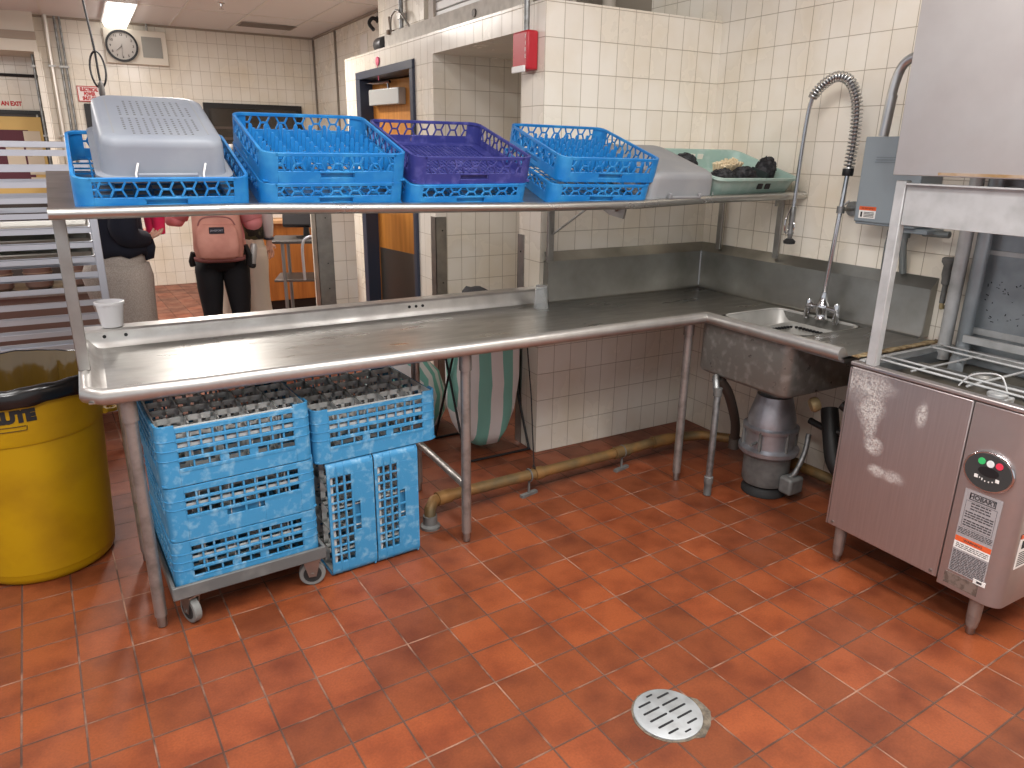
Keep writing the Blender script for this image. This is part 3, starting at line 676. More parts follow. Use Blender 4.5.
# ------------------------------------------------------------------ slanted overhead shelf
TH = R_(16.3); SY, SZ = -0.66, 1.447
def sfo(x):                    # slight bow of the shelf front
    return 0.0
SAG = ((-3.3, 0.0), (-2.65, 0.0), (-2.14, -0.011), (-1.55, -0.022), (-1.05, -0.024), (-0.66, -0.011), (0.1, -0.003))
def sag(x):
    for (a, za), (b, zb) in zip(SAG, SAG[1:]):
        if a <= x <= b: return za+(zb-za)*(x-a)/(b-a)
    return 0.0
def SM(x, u, h, yaw=0, dy=None, zs=None):
    """matrix of a thing standing on the slanted shelf at (x, u), h above the surface line"""
    y0 = SY+(sfo(x) if dy is None else dy)
    B = Matrix.Translation((x, y0+u*math.cos(TH)-h*math.sin(TH), SZ+(sag(x) if zs is None else zs)+u*math.sin(TH)+h*math.cos(TH))) @ Matrix.Rotation(TH, 4, 'X')
    return B @ Matrix.Rotation(yaw, 4, 'Z')
sh = thing('overhead_shelf', 'long slanted stainless shelf on posts above the dish table, carrying the racks', 'shelf', (-1.6, -0.4, 1.4))
def sb(): return MB(Matrix.Translation((1.6, 0.4, -1.4)))
xs = [-3.225, -2.65, -2.14, -1.55, -1.3, -1.05, -0.85, -0.66, -0.35, -0.01]
m = sb()
def slab(u0, u1, h0, h1):
    rings = []
    for x in xs:
        o_ = SY+sfo(x)
        rings.append([(x, o_+u*math.cos(TH)-h*math.sin(TH), SZ+sag(x)+u*math.sin(TH)+h*math.cos(TH)) for u, h in ((u0, h0), (u1, h0), (u1, h1), (u0, h1))])
    m.loft(rings)
slab(-0.02, 0.385, -0.026, -0.022)
slab(0.381, 0.385, -0.045, -0.022)
m.build('shelf_plate', M_STEELT, sh, smooth=False)
m = sb()
m.tube([(x, SY+sfo(x)-0.022, SZ-0.020+sag(x)) for x in xs], 0.0185, 16)
m.build('shelf_front_roll', M_STEELT, sh)
# posts
def flat(p, q, w, t, up): return sb().bar(p, q, w, t, up)
flat((-3.207, -0.475, 0.902), (-3.207, -0.475, 1.46), 0.036, 0.03, (0, 1, 0)).build('shelf_post', M_STEELD, sh, bevel=0.002)
flat((-1.095, -0.046, 1.076), (-1.095, -0.046, 1.56), 0.034, 0.02, (0, 1, 0)).build('shelf_post', M_STEELD, sh, bevel=0.002)
flat((-0.036, -0.165, 1.098), (-0.036, -0.165, 1.555), 0.014, 0.034, (0, 1, 0)).build('shelf_post', M_STEELD, sh, bevel=0.002)
flat((-0.038, -0.575, 1.098), (-0.038, -0.575, 1.44), 0.014, 0.034, (0, 1, 0)).build('shelf_post', M_STEELD, sh, bevel=0.002)
sb().tube([(-1.09, -0.06, 1.215), (-0.98, -0.40, 1.455)], 0.006, 8).build('shelf_brace', M_STEELD, sh)
m = sb(); m.prism([(-0.62, 1.408), (-0.10, 1.53), (-0.10, 1.50), (-0.50, 1.345), (-0.60, 1.335)], -1.075, -1.065, 'x'); m.tube([(-1.09, -0.55, 1.375), (-1.05, -0.55, 1.375)], 0.012, 8)
m.build('shelf_bracket', M_STEELD, sh, smooth=False)
m = sb(); m.box(-0.10, -0.03, -0.60, -0.585, 1.395, 1.41); m.box(-0.10, -0.085, -0.60, -0.585, 1.365, 1.41); m.build('shelf_clip', M_STEELD, sh, smooth=False)

# ------------------------------------------------------------------ warewashing racks
def side_frames(w, d):
    """the four side planes of a rack: (matrix, length)"""
    T = Matrix.Translation
    return [(T((0, -d/2, 0)), w), (T((0, d/2, 0)) @ Matrix.Rotation(PI, 4, 'Z'), w),
            (T((-w/2, 0, 0)) @ Matrix.Rotation(-PI/2, 4, 'Z'), d), (T((w/2, 0, 0)) @ Matrix.Rotation(PI/2, 4, 'Z'), d)]
def corner_shell(b, w, d, z0, z1, r=0.045, t=0.006, fl=0.018):
    for sx in (-1, 1):
        for sy in (-1, 1):
            cx, cy = sx*(w/2-r), sy*(d/2-r); out = []; inn = []
            pts = [(sx, sy, 0, -fl)]
            for k in range(7):
                a = R_(90*k/6); out.append((cx+sx*r*math.cos(a), cy+sy*r*math.sin(a))); inn.append((cx+sx*(r-t)*math.cos(a), cy+sy*(r-t)*math.sin(a)))
            out = [(sx*w/2, cy-sy*fl)]+out+[(cx-sx*fl, sy*d/2)]; inn = [(sx*(w/2-t), cy-sy*fl)]+inn+[(cx-sx*fl, sy*(d/2-t))]
            n = len(out); vs = []; fs = []
            for z in (z0, z1):
                vs += [(x, y, z) for x, y in out]+[(x, y, z) for x, y in inn]
            for i in range(n-1):
                fs += [(i, i+1, 2*n+i+1, 2*n+i), (n+i+1, n+i, 3*n+i, 3*n+i+1), (i+1, i, n+i, n+i+1), (2*n+i, 2*n+i+1, 3*n+i+1, 3*n+i)]
            fs += [(0, n, 3*n, 2*n), (n-1, 2*n-1, 4*n-1, 3*n-1)]
            b.add(vs, fs)
def rack_rim(b, w, d, z0, z1, t=0.010, r=0.045):
    o = rrect(-w/2, w/2, -d/2, d/2, r, 6); i = rrect(-w/2+t, w/2-t, -d/2+t, d/2-t, r-t, 6); n = len(o)
    vs = [(x, y, z0) for x, y in o]+[(x, y, z0) for x, y in i]+[(x, y, z1) for x, y in o]+[(x, y, z1) for x, y in i]; fs = []
    for k in range(n):
        j = (k+1) % n
        fs += [(k, j, 2*n+j, 2*n+k), (n+j, n+k, 3*n+k, 3*n+j), (2*n+k, 2*n+j, 3*n+j, 3*n+k), (j, k, n+k, n+j)]
    b.add(vs, fs)
def hex_body(w=0.50, d=0.50, h=0.10, band=0.040, rim=0.011):
    b = MB(); t = 0.006; r = 0.042; fl = 0.010
    corner_shell(b, w, d, 0, h, r, t, fl); rack_rim(b, w, d, h-rim, h)
    z0, z1 = band, h-rim; zc = (z0+z1)/2; a = (z1-z0)/2/0.866*0.97; hh = (z1-z0)/2
    base = b.M
    for Mx, L in side_frames(w, d):
        b.M = base @ Mx; lo, hi = -L/2+r+fl, L/2-r-fl
        # solid lower band with hand hole
        b.box(lo, -0.058, 0, t, 0, band); b.box(0.058, hi, 0, t, 0, band); b.box(-0.058, 0.058, 0, t, 0, band-0.022); b.box(-0.062, 0.062, -0.002, t, band-0.006, band)
        b.box(-0.058, 0.058, t+0.004, t+0.008, 0, band)
        n = 6; pitch = (hi-lo)/n; a = pitch/3.0
        for k in range(n):
            cx = lo+pitch*(k+0.5); P = [(cx+a*math.cos(R_(60*q)), zc+hh*0.98*(0 if q % 3 == 0 else (1 if q in (1, 2) else -1))) for q in range(6)]
            for q in range(6):
                if q in (1, 4): continue
                p, s = P[q], P[(q+1) % 6]; b.bar((p[0], t/2, p[1]), (s[0], t/2, s[1]), 0.0062, t, (0, 1, 0))
            xr = min(cx+2*a, hi)
            b.bar((cx+a, t/2, zc), (xr, t/2, zc), 0.0062, t, (0, 1, 0))
            if k == 0: b.bar((lo, t/2, zc), (cx-a, t/2, zc), 0.0062, t, (0, 1, 0))
    b.M = base
    return b
def floor_grid(w, d, n, z, t=0.005, wd=0.006, ring=True):
    b = MB(); h = w/2-0.008; hd = d/2-0.008
    for k in range(n+1):
        x = -h+2*h*k/n; b.box(x-wd/2, x+wd/2, -hd, hd, z, z+t)
        y = -hd+2*hd*k/n; b.box(-h, h, y-wd/2, y+wd/2, z, z+t*0.9)
    return b
PEG = None
def add_pegs(root, m_, n=8, hgt=0.062, sp=0.055):
    global PEG
    first = None
    for i in range(n):
        for j in range(n):
            loc = ((i-(n-1)/2)*sp, (j-(n-1)/2)*sp, 0.012)
            if first is None:
                first = MB().loft([[(x*s, y*s, z) for x, y in ((0.007, 0.004), (-0.007, 0.004), (-0.007, -0.004), (0.007, -0.004))] for s, z in ((1, 0), (0.95, hgt*0.9), (0.55, hgt))]).build('peg', m_, root, loc=loc)
            else:
                c = first.copy(); COL.objects.link(c); c.parent = root; c.location = loc
def hex_rack(label, m_, M, group, pegs=0, grid=9, fine=False, h=0.10):
    t = thing('dish_rack', label, 'rack', group=group, M=M)
    hex_body(h=h).build('rack_body', m_, t, bevel=0.0008, seg=1, ang=30)
    fg = floor_grid(0.5, 0.5, grid, 0.004, 0.005, 0.0055 if fine else 0.006)
    if fine:
        fg.box(-0.245, 0.245, -0.245, -0.20, 0.004, 0.012); fg.box(-0.245, 0.245, 0.20, 0.245, 0.004, 0.012); fg.box(-0.245, -0.20, -0.2, 0.2, 0.004, 0.012); fg.box(0.20, 0.245, -0.2, 0.2, 0.004, 0.012)
    fg.build('rack_floor', m_, t, smooth=False)
    if pegs: add_pegs(t, m_, 8)
    return t
GR = 'racks on the slanted shelf'
HB = -0.020
def stack_m(x, u, h, yaw=0): return SM(x, u+0.25, h, yaw)
hex_rack('single blue rack at the left end of the shelf, holding the upturned light grey tub', M_BLUE, stack_m(-2.905, 0.0, HB), GR)
hex_rack('blue peg rack under another blue peg rack, second stack from the left', M_BLUE, stack_m(-2.372, 0.002, HB), GR, h=0.0838)
hex_rack('open blue peg rack on top of the second stack from the left', M_BLUE, stack_m(-2.368, 0.006, HB+0.084), GR, pegs=1)
hex_rack('blue rack directly beneath the indigo rack', M_BLUE, stack_m(-1.855, 0.002, HB), GR, h=0.0838)
hex_rack('faded indigo flat rack on top of the third stack from the left', M_PURP, stack_m(-1.845, 0.012, HB+0.084), GR, grid=26, fine=True)
hex_rack('lower blue rack of the stack beside the upturned mid grey tub', M_BLUE, stack_m(-1.230, 0.0, HB, R_(-3)), GR, h=0.0838)
hex_rack('open blue peg rack on top of the stack beside the upturned mid grey tub', M_BLUE, stack_m(-1.192, 0.020, HB+0.088, R_(-3)), GR, pegs=1)
# ------------------------------------------------------------------ tubs on the shelf
def tub(name, label, cat, M, w, d, h, taper, m_, rimw=0.02, holes=False, up=False, slots=False):
    """upturned (or upright) tub: opening at z=0, closed end at z=h"""
    t = thing(name, label, cat, M=M)
    b = MB(); n = 6
    def rg(a, z, r=0.05): return [(x, y, z) for x, y in rrect(-w/2+a, w/2-a, -d/2+a, d/2-a, r, n)]
    k = 1.0
    outer = [rg(-0.004, 0, .055), rg(-0.004, 0.012, .055), rg(rimw, 0.014, .05), rg(rimw+0.002, 0.02), rg(rimw+taper*0.85, h-0.03), rg(rimw+taper+0.004, h-0.010), rg(rimw+taper+0.018, h-0.001), rg(rimw+taper+0.03, h)]
    inner = [rg(rimw+taper+0.03, h-0.004), rg(rimw+taper+0.01, h-0.008), rg(rimw+taper*0.85+0.004, h-0.03), rg(rimw+0.005, 0.02), rg(rimw+0.005, 0.0)]
    b.loft(outer+inner, cap=False)
    N = len(rg(0, 0))
    i0 = 7*N; b.add(rg(rimw+taper+0.03, h), [tuple(range(N))]); b.add(rg(rimw+taper+0.03, h-0.004), [tuple(range(N-1, -1, -1))])
    b.loft([rg(-0.004, 0, .055), rg(rimw+0.005, 0, .05)], cap=False)
    bo = b.build('tub_body', m_, t, ang=50)
    return t, bo
UT, ub = tub('bus_tub', 'light grey perforated tub upturned over the blue rack at the left end of the shelf', 'tub', SM(-2.892, 0.290, 0.064) @ Matrix.Rotation(R_(1), 4, 'X'), 0.385, 0.53, 0.128, 0.006, M_TUBL, rimw=0.014)
# drain holes as a pattern, vent ribs and wire handles
hm = MB(); hm_first = hm
for j in range(17):
    if j == 8: hm.build('drain_holes', mat('hole_grey', (96, 96, 96), 0.7), UT, smooth=False); hm = MB()
    for i in range(11):
        if j == 8 or (i in (0, 10) and (j > 13 or j < 2)): continue
        x = -0.098+i*0.0205; y = -0.20+j*0.022
        hm.box(x-0.0033, x+0.0033, y-0.0045, y+0.0045, 0.1276, 0.1286)
hm.build('drain_holes', mat('hole_grey', (96, 96, 96), 0.7), UT, smooth=False)
for x0 in (-0.132, 0.132): MB().box(x0-0.0015, x0+0.0015, -0.20, 0.19, 0.1276, 0.1288).build('moulded_line', mat('tub_line_grey', (140, 142, 142), 0.6), UT, smooth=False)
for s in (-1, 1):
    hn = MB(); hn.box(-0.085, 0.085, s*0.270-0.006, s*0.270+0.006, 0.003, 0.03)
    hn.build('tub_handle', M_TUBL, UT, bevel=0.004)
    for x in (-0.09, 0.10): MB().tube([(x-0.01*s, s*0.254, 0.055), (x, s*0.274, 0.03), (x, s*0.276, 0.008)], 0.003, 6).build('handle_wire', M_WHITE, UT)
GT, gb = tub('storage_tub', 'mid grey tub upturned on the shelf between the blue stack and the sage green bin', 'tub', SM(-0.800, 0.222, -0.021, R_(-2)), 0.40, 0.49, 0.125, 0.012, M_TUBD, rimw=0.006)
MB().box(-0.085, 0.085, -0.262, -0.246, 0.022, 0.032).box(-0.09, -0.075, -0.262, -0.246, 0.022, 0.045).box(0.075, 0.09, -0.262, -0.246, 0.022, 0.045).build('tub_handle', M_TUBD, GT, bevel=0.003)
# sage bin with scrubbing gear
SG = thing('cleaning_bin', 'sage green bin at the right end of the shelf, holding scrubbing pads and a brush', 'bin', M=SM(-0.345, 0.212, -0.021, R_(-1)))
b = MB()
W2, D2, H2 = 0.54, 0.46, 0.095
def rg(a, z, r=0.05): return [(x, y, z) for x, y in rrect(-W2/2+a, W2/2-a, -D2/2+a, D2/2-a, r, 6)]
b.loft([rg(0.03, 0), rg(0.022, 0.006), rg(0.004, H2-0.012), rg(-0.006, H2-0.01), rg(-0.006, H2), rg(0.008, H2), rg(0.026, 0.008), rg(0.05, 0.006)], cap=False)
N = len(rg(0, 0)); b.add(rg(0.03, 0), [tuple(range(N-1, -1, -1))]); b.add(rg(0.05, 0.006), [tuple(range(N))])
b.build('bin_body', M_SAGE, SG, ang=45)
hh = MB()
for x in (0.005, 0.055): hh.box(x, x+0.032, -D2/2+0.0055, -D2/2+0.010, 0.042, 0.068)
hh.build('hand_holes', M_DARK, SG, smooth=False)
hh = MB()
for x in (-0.06, -0.005): hh.box(x, x+0.035, D2/2-0.020, D2/2-0.013, 0.05, 0.075)
hh.build('hand_holes', mat('hole_white', (226, 220, 208), 0.6), SG, smooth=False)
M_PAD = mat('black_scrub_pad', (34, 34, 36), 0.9, 0, (64, 64, 66), 40, 0.45, 0.6, 1.0, 160)
def scrub(label, p, r, rot, m_=None, name='scrubbing_pad'):
    M = SG.matrix_world @ Matrix.Translation(p) @ Matrix.Rotation(rot, 4, 'Z')
    t = thing(name, label, 'scrubber', M=M, group='scrubbing pads in the sage bin')
    b = MB(); random.seed(int(p[0]*1000)+5)
    rings = []
    n = 18
    for i in range(1, 9):
        th = PI*i/9
        rings.append([(r[0]*math.sin(th)*math.cos(2*PI*k/n)*(1+random.uniform(-.12, .12)), r[1]*math.sin(th)*math.sin(2*PI*k/n)*(1+random.uniform(-.12, .12)), r[2]-r[2]*math.cos(th)*(1+random.uniform(-.08, .08))) for k in range(n)])
    b.loft(rings); b.build('pad_mass', m_ or M_PAD, t, ang=180)
    c = MB(); random.seed(3)
    for q in range(26):
        a = random.uniform(0, 2*PI); e = random.uniform(0.2, 1.2); s = 1.03
        pts = []
        for k in range(5):
            aa = a+k*0.22; ee = e+0.1*math.sin(k*1.7+q)
            pts.append((r[0]*s*math.cos(aa)*math.cos(ee), r[1]*s*math.sin(aa)*math.cos(ee), r[2]+r[2]*s*math.sin(ee)))
        c.tube(pts, 0.0025, 5)
    c.build('pad_curls', m_ or M_PAD, t)
    return t
scrub('black curly scrubbing pad at the left of the front row in the sage bin', (-0.15, -0.14, 0.010), (0.085, 0.055, 0.05), 0.3)
scrub('black curly scrubbing pad in front of the bristle brush, middle of the sage bin', (-0.005, -0.13, 0.010), (0.07, 0.05, 0.055), 0.0)
scrub('round black curly scrubbing pad propped highest at the right end of the sage bin', (0.16, -0.10, 0.010), (0.05, 0.05, 0.075), 0.0)
scrub('dark curled scrubbing pad at the back left of the sage bin', (-0.18, 0.10, 0.010), (0.05, 0.06, 0.05), 0.5)
fp = thing('flat_scour_pad', 'thin dark green scouring pad standing on edge between two black curly pads', 'scrubber', M=SG.matrix_world @ Matrix.Translation((0.085, -0.12, 0.008)) @ Matrix.Rotation(R_(14), 4, 'Y'))
MB().box(-0.008, 0.008, -0.055, 0.055, 0, 0.095).build('pad_sheet', mat('dark_green_pad', (36, 46, 44), 0.95, bump=0.8, bscale=200), fp, bevel=0.004)
br = thing('scrub_brush', 'pale bristle scrub brush lying bristles up in the sage green bin', 'brush', M=SG.matrix_world @ Matrix.Translation((-0.03, -0.03, 0.0085)) @ Matrix.Rotation(R_(20), 4, 'Z'))
MB().loft([[(x, y, z) for x, y in rrect(-0.10+a, 0.10-a, -0.03+a, 0.03-a, 0.02, 4)] for a, z in ((0.006, 0), (0, 0.006), (0, 0.05), (0.006, 0.056))]).build('brush_block', mat('brush_wood', (188, 160, 120), 0.6), br)
bb = MB(); random.seed(4)
for i in range(15):
    for j in range(5):
        x, y = -0.084+i*0.012, -0.02+j*0.010
        bb.tube([(x, y, 0.054), (x*1.16+random.uniform(-.004, .004), y*1.5+random.uniform(-.004, .004), 0.103+random.uniform(-.006, .005))], [0.0042, 0.0062], 6)
bb.build('bristles', mat('bristle_tan', (222, 204, 170), 0.8), br)
wr = thing('label_card', 'small white card tucked at the front left inside the sage green bin', 'card', M=SG.matrix_world @ Matrix.Translation((-0.205, -0.15, 0.012)) @ Matrix.Rotation(R_(-20), 4, 'Y'))
MB().box(-0.03, 0.03, -0.045, 0.045, 0, 0.003).box(-0.03, 0.03, -0.045, -0.042, 0.0, 0.02).build('card_sheet', M_WHITE, wr, smooth=False)
# ------------------------------------------------------------------ cups on the dish table
cp = thing('plastic_tub_cup', 'translucent white plastic container standing on the splash ledge at the left end of the table', 'container', (-3.10, 0.02, 0.9342))
b = MB(); b.lathe([(0.035, 0), (0.038, 0.002), (0.049, 0.088), (0.0535, 0.090), (0.054, 0.100), (0.0505, 0.101), (0.0475, 0.088), (0.0365, 0.004)], 36, capt=False)
b.lathe([(0.0365, 0.004), (0.0, 0.004)], 36, capb=False, capt=False)
b.build('container_body', mat('translucent_white', (236, 236, 238), 0.35, trans=0.25, spec=0.4), cp)
MB().lathe([(0.0375, 0.003), (0.0465, 0.07), (0.0, 0.068)], 30, capt=False, capb=False).build('nested_container', mat('translucent_white2', (226, 226, 228), 0.4, trans=0.2), cp)
gl = thing('clear_cup', 'clear plastic tumbler standing upside down on the dish table near the tall splash', 'cup', (-1.21, -0.155, TZ))
b = MB(); b.lathe([(0.0, 0.118), (0.024, 0.118), (0.028, 0.115), (0.0365, 0.004), (0.0375, 0.001), (0.036, 0.0), (0.0345, 0.004), (0.0265, 0.112), (0.0, 0.114)], 28, capb=False, capt=False)
b.build('tumbler', mat('clear_plastic', (238, 240, 240), 0.08, trans=0.85, ior=1.25, spec=0.6), gl)
MB().lathe([(0.0376, 0.008), (0.0381, 0.010), (0.0372, 0.014)], 28, capb=False, capt=False).build('tumbler_rim', mat('clear_plastic', (238, 240, 240), 0.08), gl)
# ------------------------------------------------------------------ slotted glass racks and dolly
def slot_body(w=0.51, d=0.51, band=0.05, rows=((0.053, 0.077, 'g'), (0.084, 0.104, 's'), (0.110, 0.130, 's'), (0.136, 0.156, 's')), h=0.165, lugs=False, handle=False):
    """rows: (z0, z1, kind): s = ten small windows, g = groups of wide windows"""
    b = MB(); t = 0.008; r = 0.03; fl = 0.03
    if lugs: corner_shell(b, w, d, 0, h+0.012, r, t, fl)
    else: corner_shell(b, w, d, 0, h, r, t, fl)
    base = b.M
    # grooves between the stacked extender tiers read as thin proud bands on the corners
    for z0, z1, k in rows[1:]:
        zz = z0-0.004
        for sx in (-1, 1):
            for sy in (-1, 1):
                cx, cy = sx*(w/2-r), sy*(d/2-r)
                pts = [(cx+sx*(r+0.0008)*math.cos(R_(90*q/6)), cy+sy*(r+0.0008)*math.sin(R_(90*q/6)), zz) for q in range(7)]
                pts = [(sx*(w/2+0.0008), cy-sy*fl, zz)]+pts+[(cx-sx*fl, sy*(d/2+0.0008), zz)]
                b.tube(pts, 0.0016, 5)
    for Mx, L in side_frames(w, d):
        b.M = base @ Mx; lo, hi = -L/2+r+fl, L/2-r-fl
        if handle:
            b.box(lo, -0.065, 0, t, 0, band); b.box(0.065, hi, 0, t, 0, band); b.box(-0.065, 0.065, 0, t, 0, band-0.024); b.box(-0.004, 0.004, 0, t, band-0.024, band); b.box(-0.065, 0.065, 0.02, 0.023, 0, band)
        else: b.box(lo, hi, 0, t, 0, band)
        zc = band
        for z0, z1, k in rows:
            b.box(lo, hi, -0.0015, t, zc, z0); zc = z1
            if k == 's': n = 10; wb = 0.007
            else: n = 8; wb = 0.006
            for i in range(n+1):
                x = lo+(hi-lo)*i/n
                ww = wb if (k == 's' or i not in (3, 5)) else 0.03
                b.box(max(lo, x-ww/2), min(hi, x+ww/2), 0.0005, t, z0, z1)
        b.box(lo, hi, -0.0015, t, zc, h)
    b.M = base
    return b
def divider(w, d, z0, z1, n=6):
    b = MB(); n = 5; hw, hd = w/2-0.012, d/2-0.012; H = z1-z0
    for ax in (0, 1):
        for k in range(n+1):
            c = -hw+2*hw*k/n
            def bx(u0, u1, za, zb, t=0.0028):
                if ax == 0: b.box(u0, u1, c-t/2, c+t/2, za, zb)
                else: b.box(c-t/2, c+t/2, u0, u1, za, zb)
            levels = [(z1-0.020, z1), (z1-0.075, z1-0.063), (z0, z0+0.014)] if H > 0.09 else [(z1-0.018, z1), (z0, z0+0.015)]
            for za, zb in levels: bx(-hw, hw, za, zb)
            if k in (0, n): continue
            for q in range(n):
                a0 = -hw+2*hw*q/n; a1 = -hw+2*hw*(q+1)/n
                bx(a0, a0+0.013, z0, z1); bx(a1-0.013, a1, z0, z1); bx((a0+a1)/2-0.006, (a0+a1)/2+0.006, z1-0.075, z1)
    return b
ROW4 = ((0.055, 0.080, 'g'), (0.090, 0.110, 's'), (0.119, 0.139, 's'), (0.148, 0.168, 's'), )
ROW3 = ((0.072, 0.095, 's'), (0.104, 0.126, 's'), (0.135, 0.157, 's'))
def slot_rack(label, M, rows, h, band, handle=False, lugs=False, group='blue glass racks under the dish table', dz=0.01):
    t = thing('glass_rack', label, 'rack', group=group, M=M)
    slot_body(0.51, 0.51, band, rows, h, lugs, handle).build('rack_body', M_BLUEW, t, bevel=0.0015, seg=2, ang=30)
    floor_grid(0.51, 0.51, 9, 0.004, 0.006, 0.010).build('rack_floor', M_BLUEW, t, smooth=False)
    divider(0.51, 0.51, 0.02, h+dz).build('compartment_divider', M_GREYP, t, smooth=False)
    return t
DYAW = R_(3.5)
DX, DY = -2.802, -0.478
DM = Matrix.Translation((DX, DY, 0)) @ Matrix.Rotation(DYAW, 4, 'Z')
dol = thing('rack_dolly', 'low grey plastic dolly on casters carrying the stack of three glass racks', 'dolly', M=DM)
b = MB()
b.box(-0.262, 0.262, -0.262, 0.262, 0.128, 0.140)
for a in ((-0.272, 0.272, -0.272, -0.259), (-0.272, 0.272, 0.259, 0.272), (-0.272, -0.259, -0.259, 0.259), (0.259, 0.272, -0.259, 0.259)): b.box(a[0], a[1], a[2], a[3], 0.122, 0.172)
b.build('dolly_tray', M_DOLLY, dol, bevel=0.004)
for i, (x, y, a) in enumerate(((-0.215, -0.225, 20), (0.225, -0.225, 75), (-0.215, 0.22, 100), (0.225, 0.22, 150))):
    ca = thing('caster', None, None); ca.parent = dol; ca.location = (x, y, 0); ca.rotation_euler = (0, 0, R_(a))
    MB().tube([(-0.014, 0, 0.05), (0.014, 0, 0.05)], 0.05, 24).build('wheel', M_WHEEL, ca, bevel=0.004)
    MB().tube([(-0.0155, 0, 0.05), (0.0155, 0, 0.05)], 0.034, 20).build('wheel_hub', M_RUBBER, ca)
    f = MB()
    for s in (-1, 1): f.loft([[(s*0.019+dx, y_, z_) for y_, z_ in ((-0.014, 0.04), (0.014, 0.04), (0.032, 0.112), (-0.032, 0.112))] for dx in (-0.0015, 0.0015)])
    f.box(-0.022, 0.022, -0.034, 0.034, 0.108, 0.114); f.tube([(-0.024, 0, 0.05), (0.024, 0, 0.05)], 0.007, 8)
    f.build('caster_fork', M_STEELD, ca, smooth=False)
    MB().tube([(0, 0, 0.112), (0, 0, 0.13)], 0.026, 14).build('caster_stem', M_DOLLY, ca)
def on_dolly(z, dx=0, dy=0): return DM @ Matrix.Translation((dx, dy, z))
slot_rack('bottom glass rack of three, sitting in the grey dolly', on_dolly(0.1405), ((0.050, 0.074, 'g'), (0.084, 0.106, 's'), (0.115, 0.137, 's'), (0.146, 0.166, 's')), 0.188, 0.045, lugs=False, dz=-0.004)
slot_rack('middle glass rack of three on the grey dolly, with one hand hole in its band', on_dolly(0.332, 0.003), ((0.092, 0.114, 's'), (0.123, 0.145, 's'), (0.154, 0.176, 's')), 0.198, 0.082, handle=True, dz=-0.004)
slot_rack('topmost glass rack of three on the grey dolly, close under the table edge', on_dolly(0.534, 0.0), ((0.062, 0.088, 'g'), (0.100, 0.122, 's'), (0.134, 0.156, 's'), (0.168, 0.190, 's')), 0.205, 0.05, lugs=True, dz=0.004)
# two racks standing on edge and one lying on top of them
def on_edge(xc, y, yaw):
    # rack axis z -> points to -x : base faces +x
    return Matrix.Translation((xc, y, 0.2445)) @ Matrix.Rotation(yaw, 4, 'Z') @ Matrix.Rotation(-PI/2, 4, 'Y') @ Matrix.Scale(0.955, 4)
SYAW = R_(4)
ROWE = ((0.096, 0.120, 's'), (0.128, 0.152, 's'), (0.160, 0.184, 's'))
slot_rack('glass rack standing on its edge beside the dolly, left of the pair', on_edge(-2.314, -0.438, SYAW), ROWE, 0.196, 0.086, handle=True, dz=-0.006)
slot_rack('glass rack standing on its edge, right of the pair near the table leg', on_edge(-2.122, -0.425, SYAW), ROWE, 0.196, 0.086, handle=True, dz=-0.006)
slot_rack('glass rack lying flat on top of the two racks that stand on edge', Matrix.Translation((-2.284, -0.418, 0.4895)) @ Matrix.Rotation(R_(4), 4, 'Z'), ((0.060, 0.084, 'g'), (0.096, 0.118, 's'), (0.130, 0.152, 's'), (0.164, 0.186, 's')), 0.200, 0.05, lugs=True, dz=0.004)
# ------------------------------------------------------------------ yellow trash can
CX, CY = -3.462, 0.045
yc = thing('trash_can', 'large round yellow plastic trash can with a black bag liner beside the dish table', 'trash can', (CX, CY, 0))
b = MB()
b.lathe([(0.225, 0.0), (0.240, 0.012), (0.2475, 0.03), (0.262, 0.50), (0.268, 0.575), (0.280, 0.582), (0.284, 0.60), (0.288, 0.752), (0.296, 0.757), (0.298, 0.777), (0.294, 0.782), (0.289, 0.780), (0.282, 0.68), (0.276, 0.58), (0.25, 0.05), (0.0, 0.04)], 56, capt=False)
b.build('can_body', M_YEL, yc, ang=35)
random.seed(11)
ph = [random.uniform(0, 6.28) for _ in range(6)]
def wav(a, k): return 0.5*math.sin(7*a+ph[k % 6])+0.3*math.sin(13*a+ph[(k+1) % 6])+0.3*math.sin(23*a+ph[(k+2) % 6])
def lf_(r, z, a):
    if z > 0.765: return r+0.002*wav(a, 0), z+0.004*wav(a, 1)
    if r > 0.29: return r+0.003*wav(a, 2), z+(0.006*wav(a, 3) if z < 0.74 else 0)
    return r-(0.004 if z > 0.75 else 0.022)*abs(wav(a, 4)+0.5*math.sin(31*a)), z
b = MB(); b.lathe([(0.298, 0.732), (0.306, 0.736), (0.309, 0.755), (0.309, 0.782), (0.302, 0.798), (0.291, 0.801), (0.2855, 0.797)], 96, fn=lf_, capb=False, capt=False)
b.build('liner_fold', M_LINER, yc, ang=60)
b = MB(); b.lathe([(0.285, 0.797), (0.278, 0.76), (0.274, 0.71), (0.264, 0.60), (0.245, 0.44), (0.21, 0.36), (0.0, 0.35)], 96, fn=lf_, capb=False, capt=False)
b.build('liner_inside', M_CLEARL, yc, ang=60)
def oncan(s, size, a0, z0, rad, bold=0.004):
    m_ = MB()
    def fn(x, y):
        a = a0+x/rad
        return (rad*math.cos(a), rad*math.sin(a), z0+y)
    return text_to(m_, s, size, fn, 'RIGHT', bold)
oncan('BRUTE', 0.056, R_(-75.5), 0.695, 0.2878, 0.005).build('can_lettering', M_INK, yc, smooth=False)
m_ = MB()
for k, (zz, a0, a1) in enumerate(((0.660, -104, -82), (0.644, -104, -82), (0.652, -105, -104), (0.652, -82, -81.5))):
    pts = []
    for q in range(9):
        a = R_(a0+(a1-a0)*q/8); pts.append((0.2874*math.cos(a), 0.2874*math.sin(a), zz if k < 2 else 0.644+0.016*q/8))
    m_.tube(pts, 0.0012, 5)
m_.build('can_emblem', M_INK, yc)
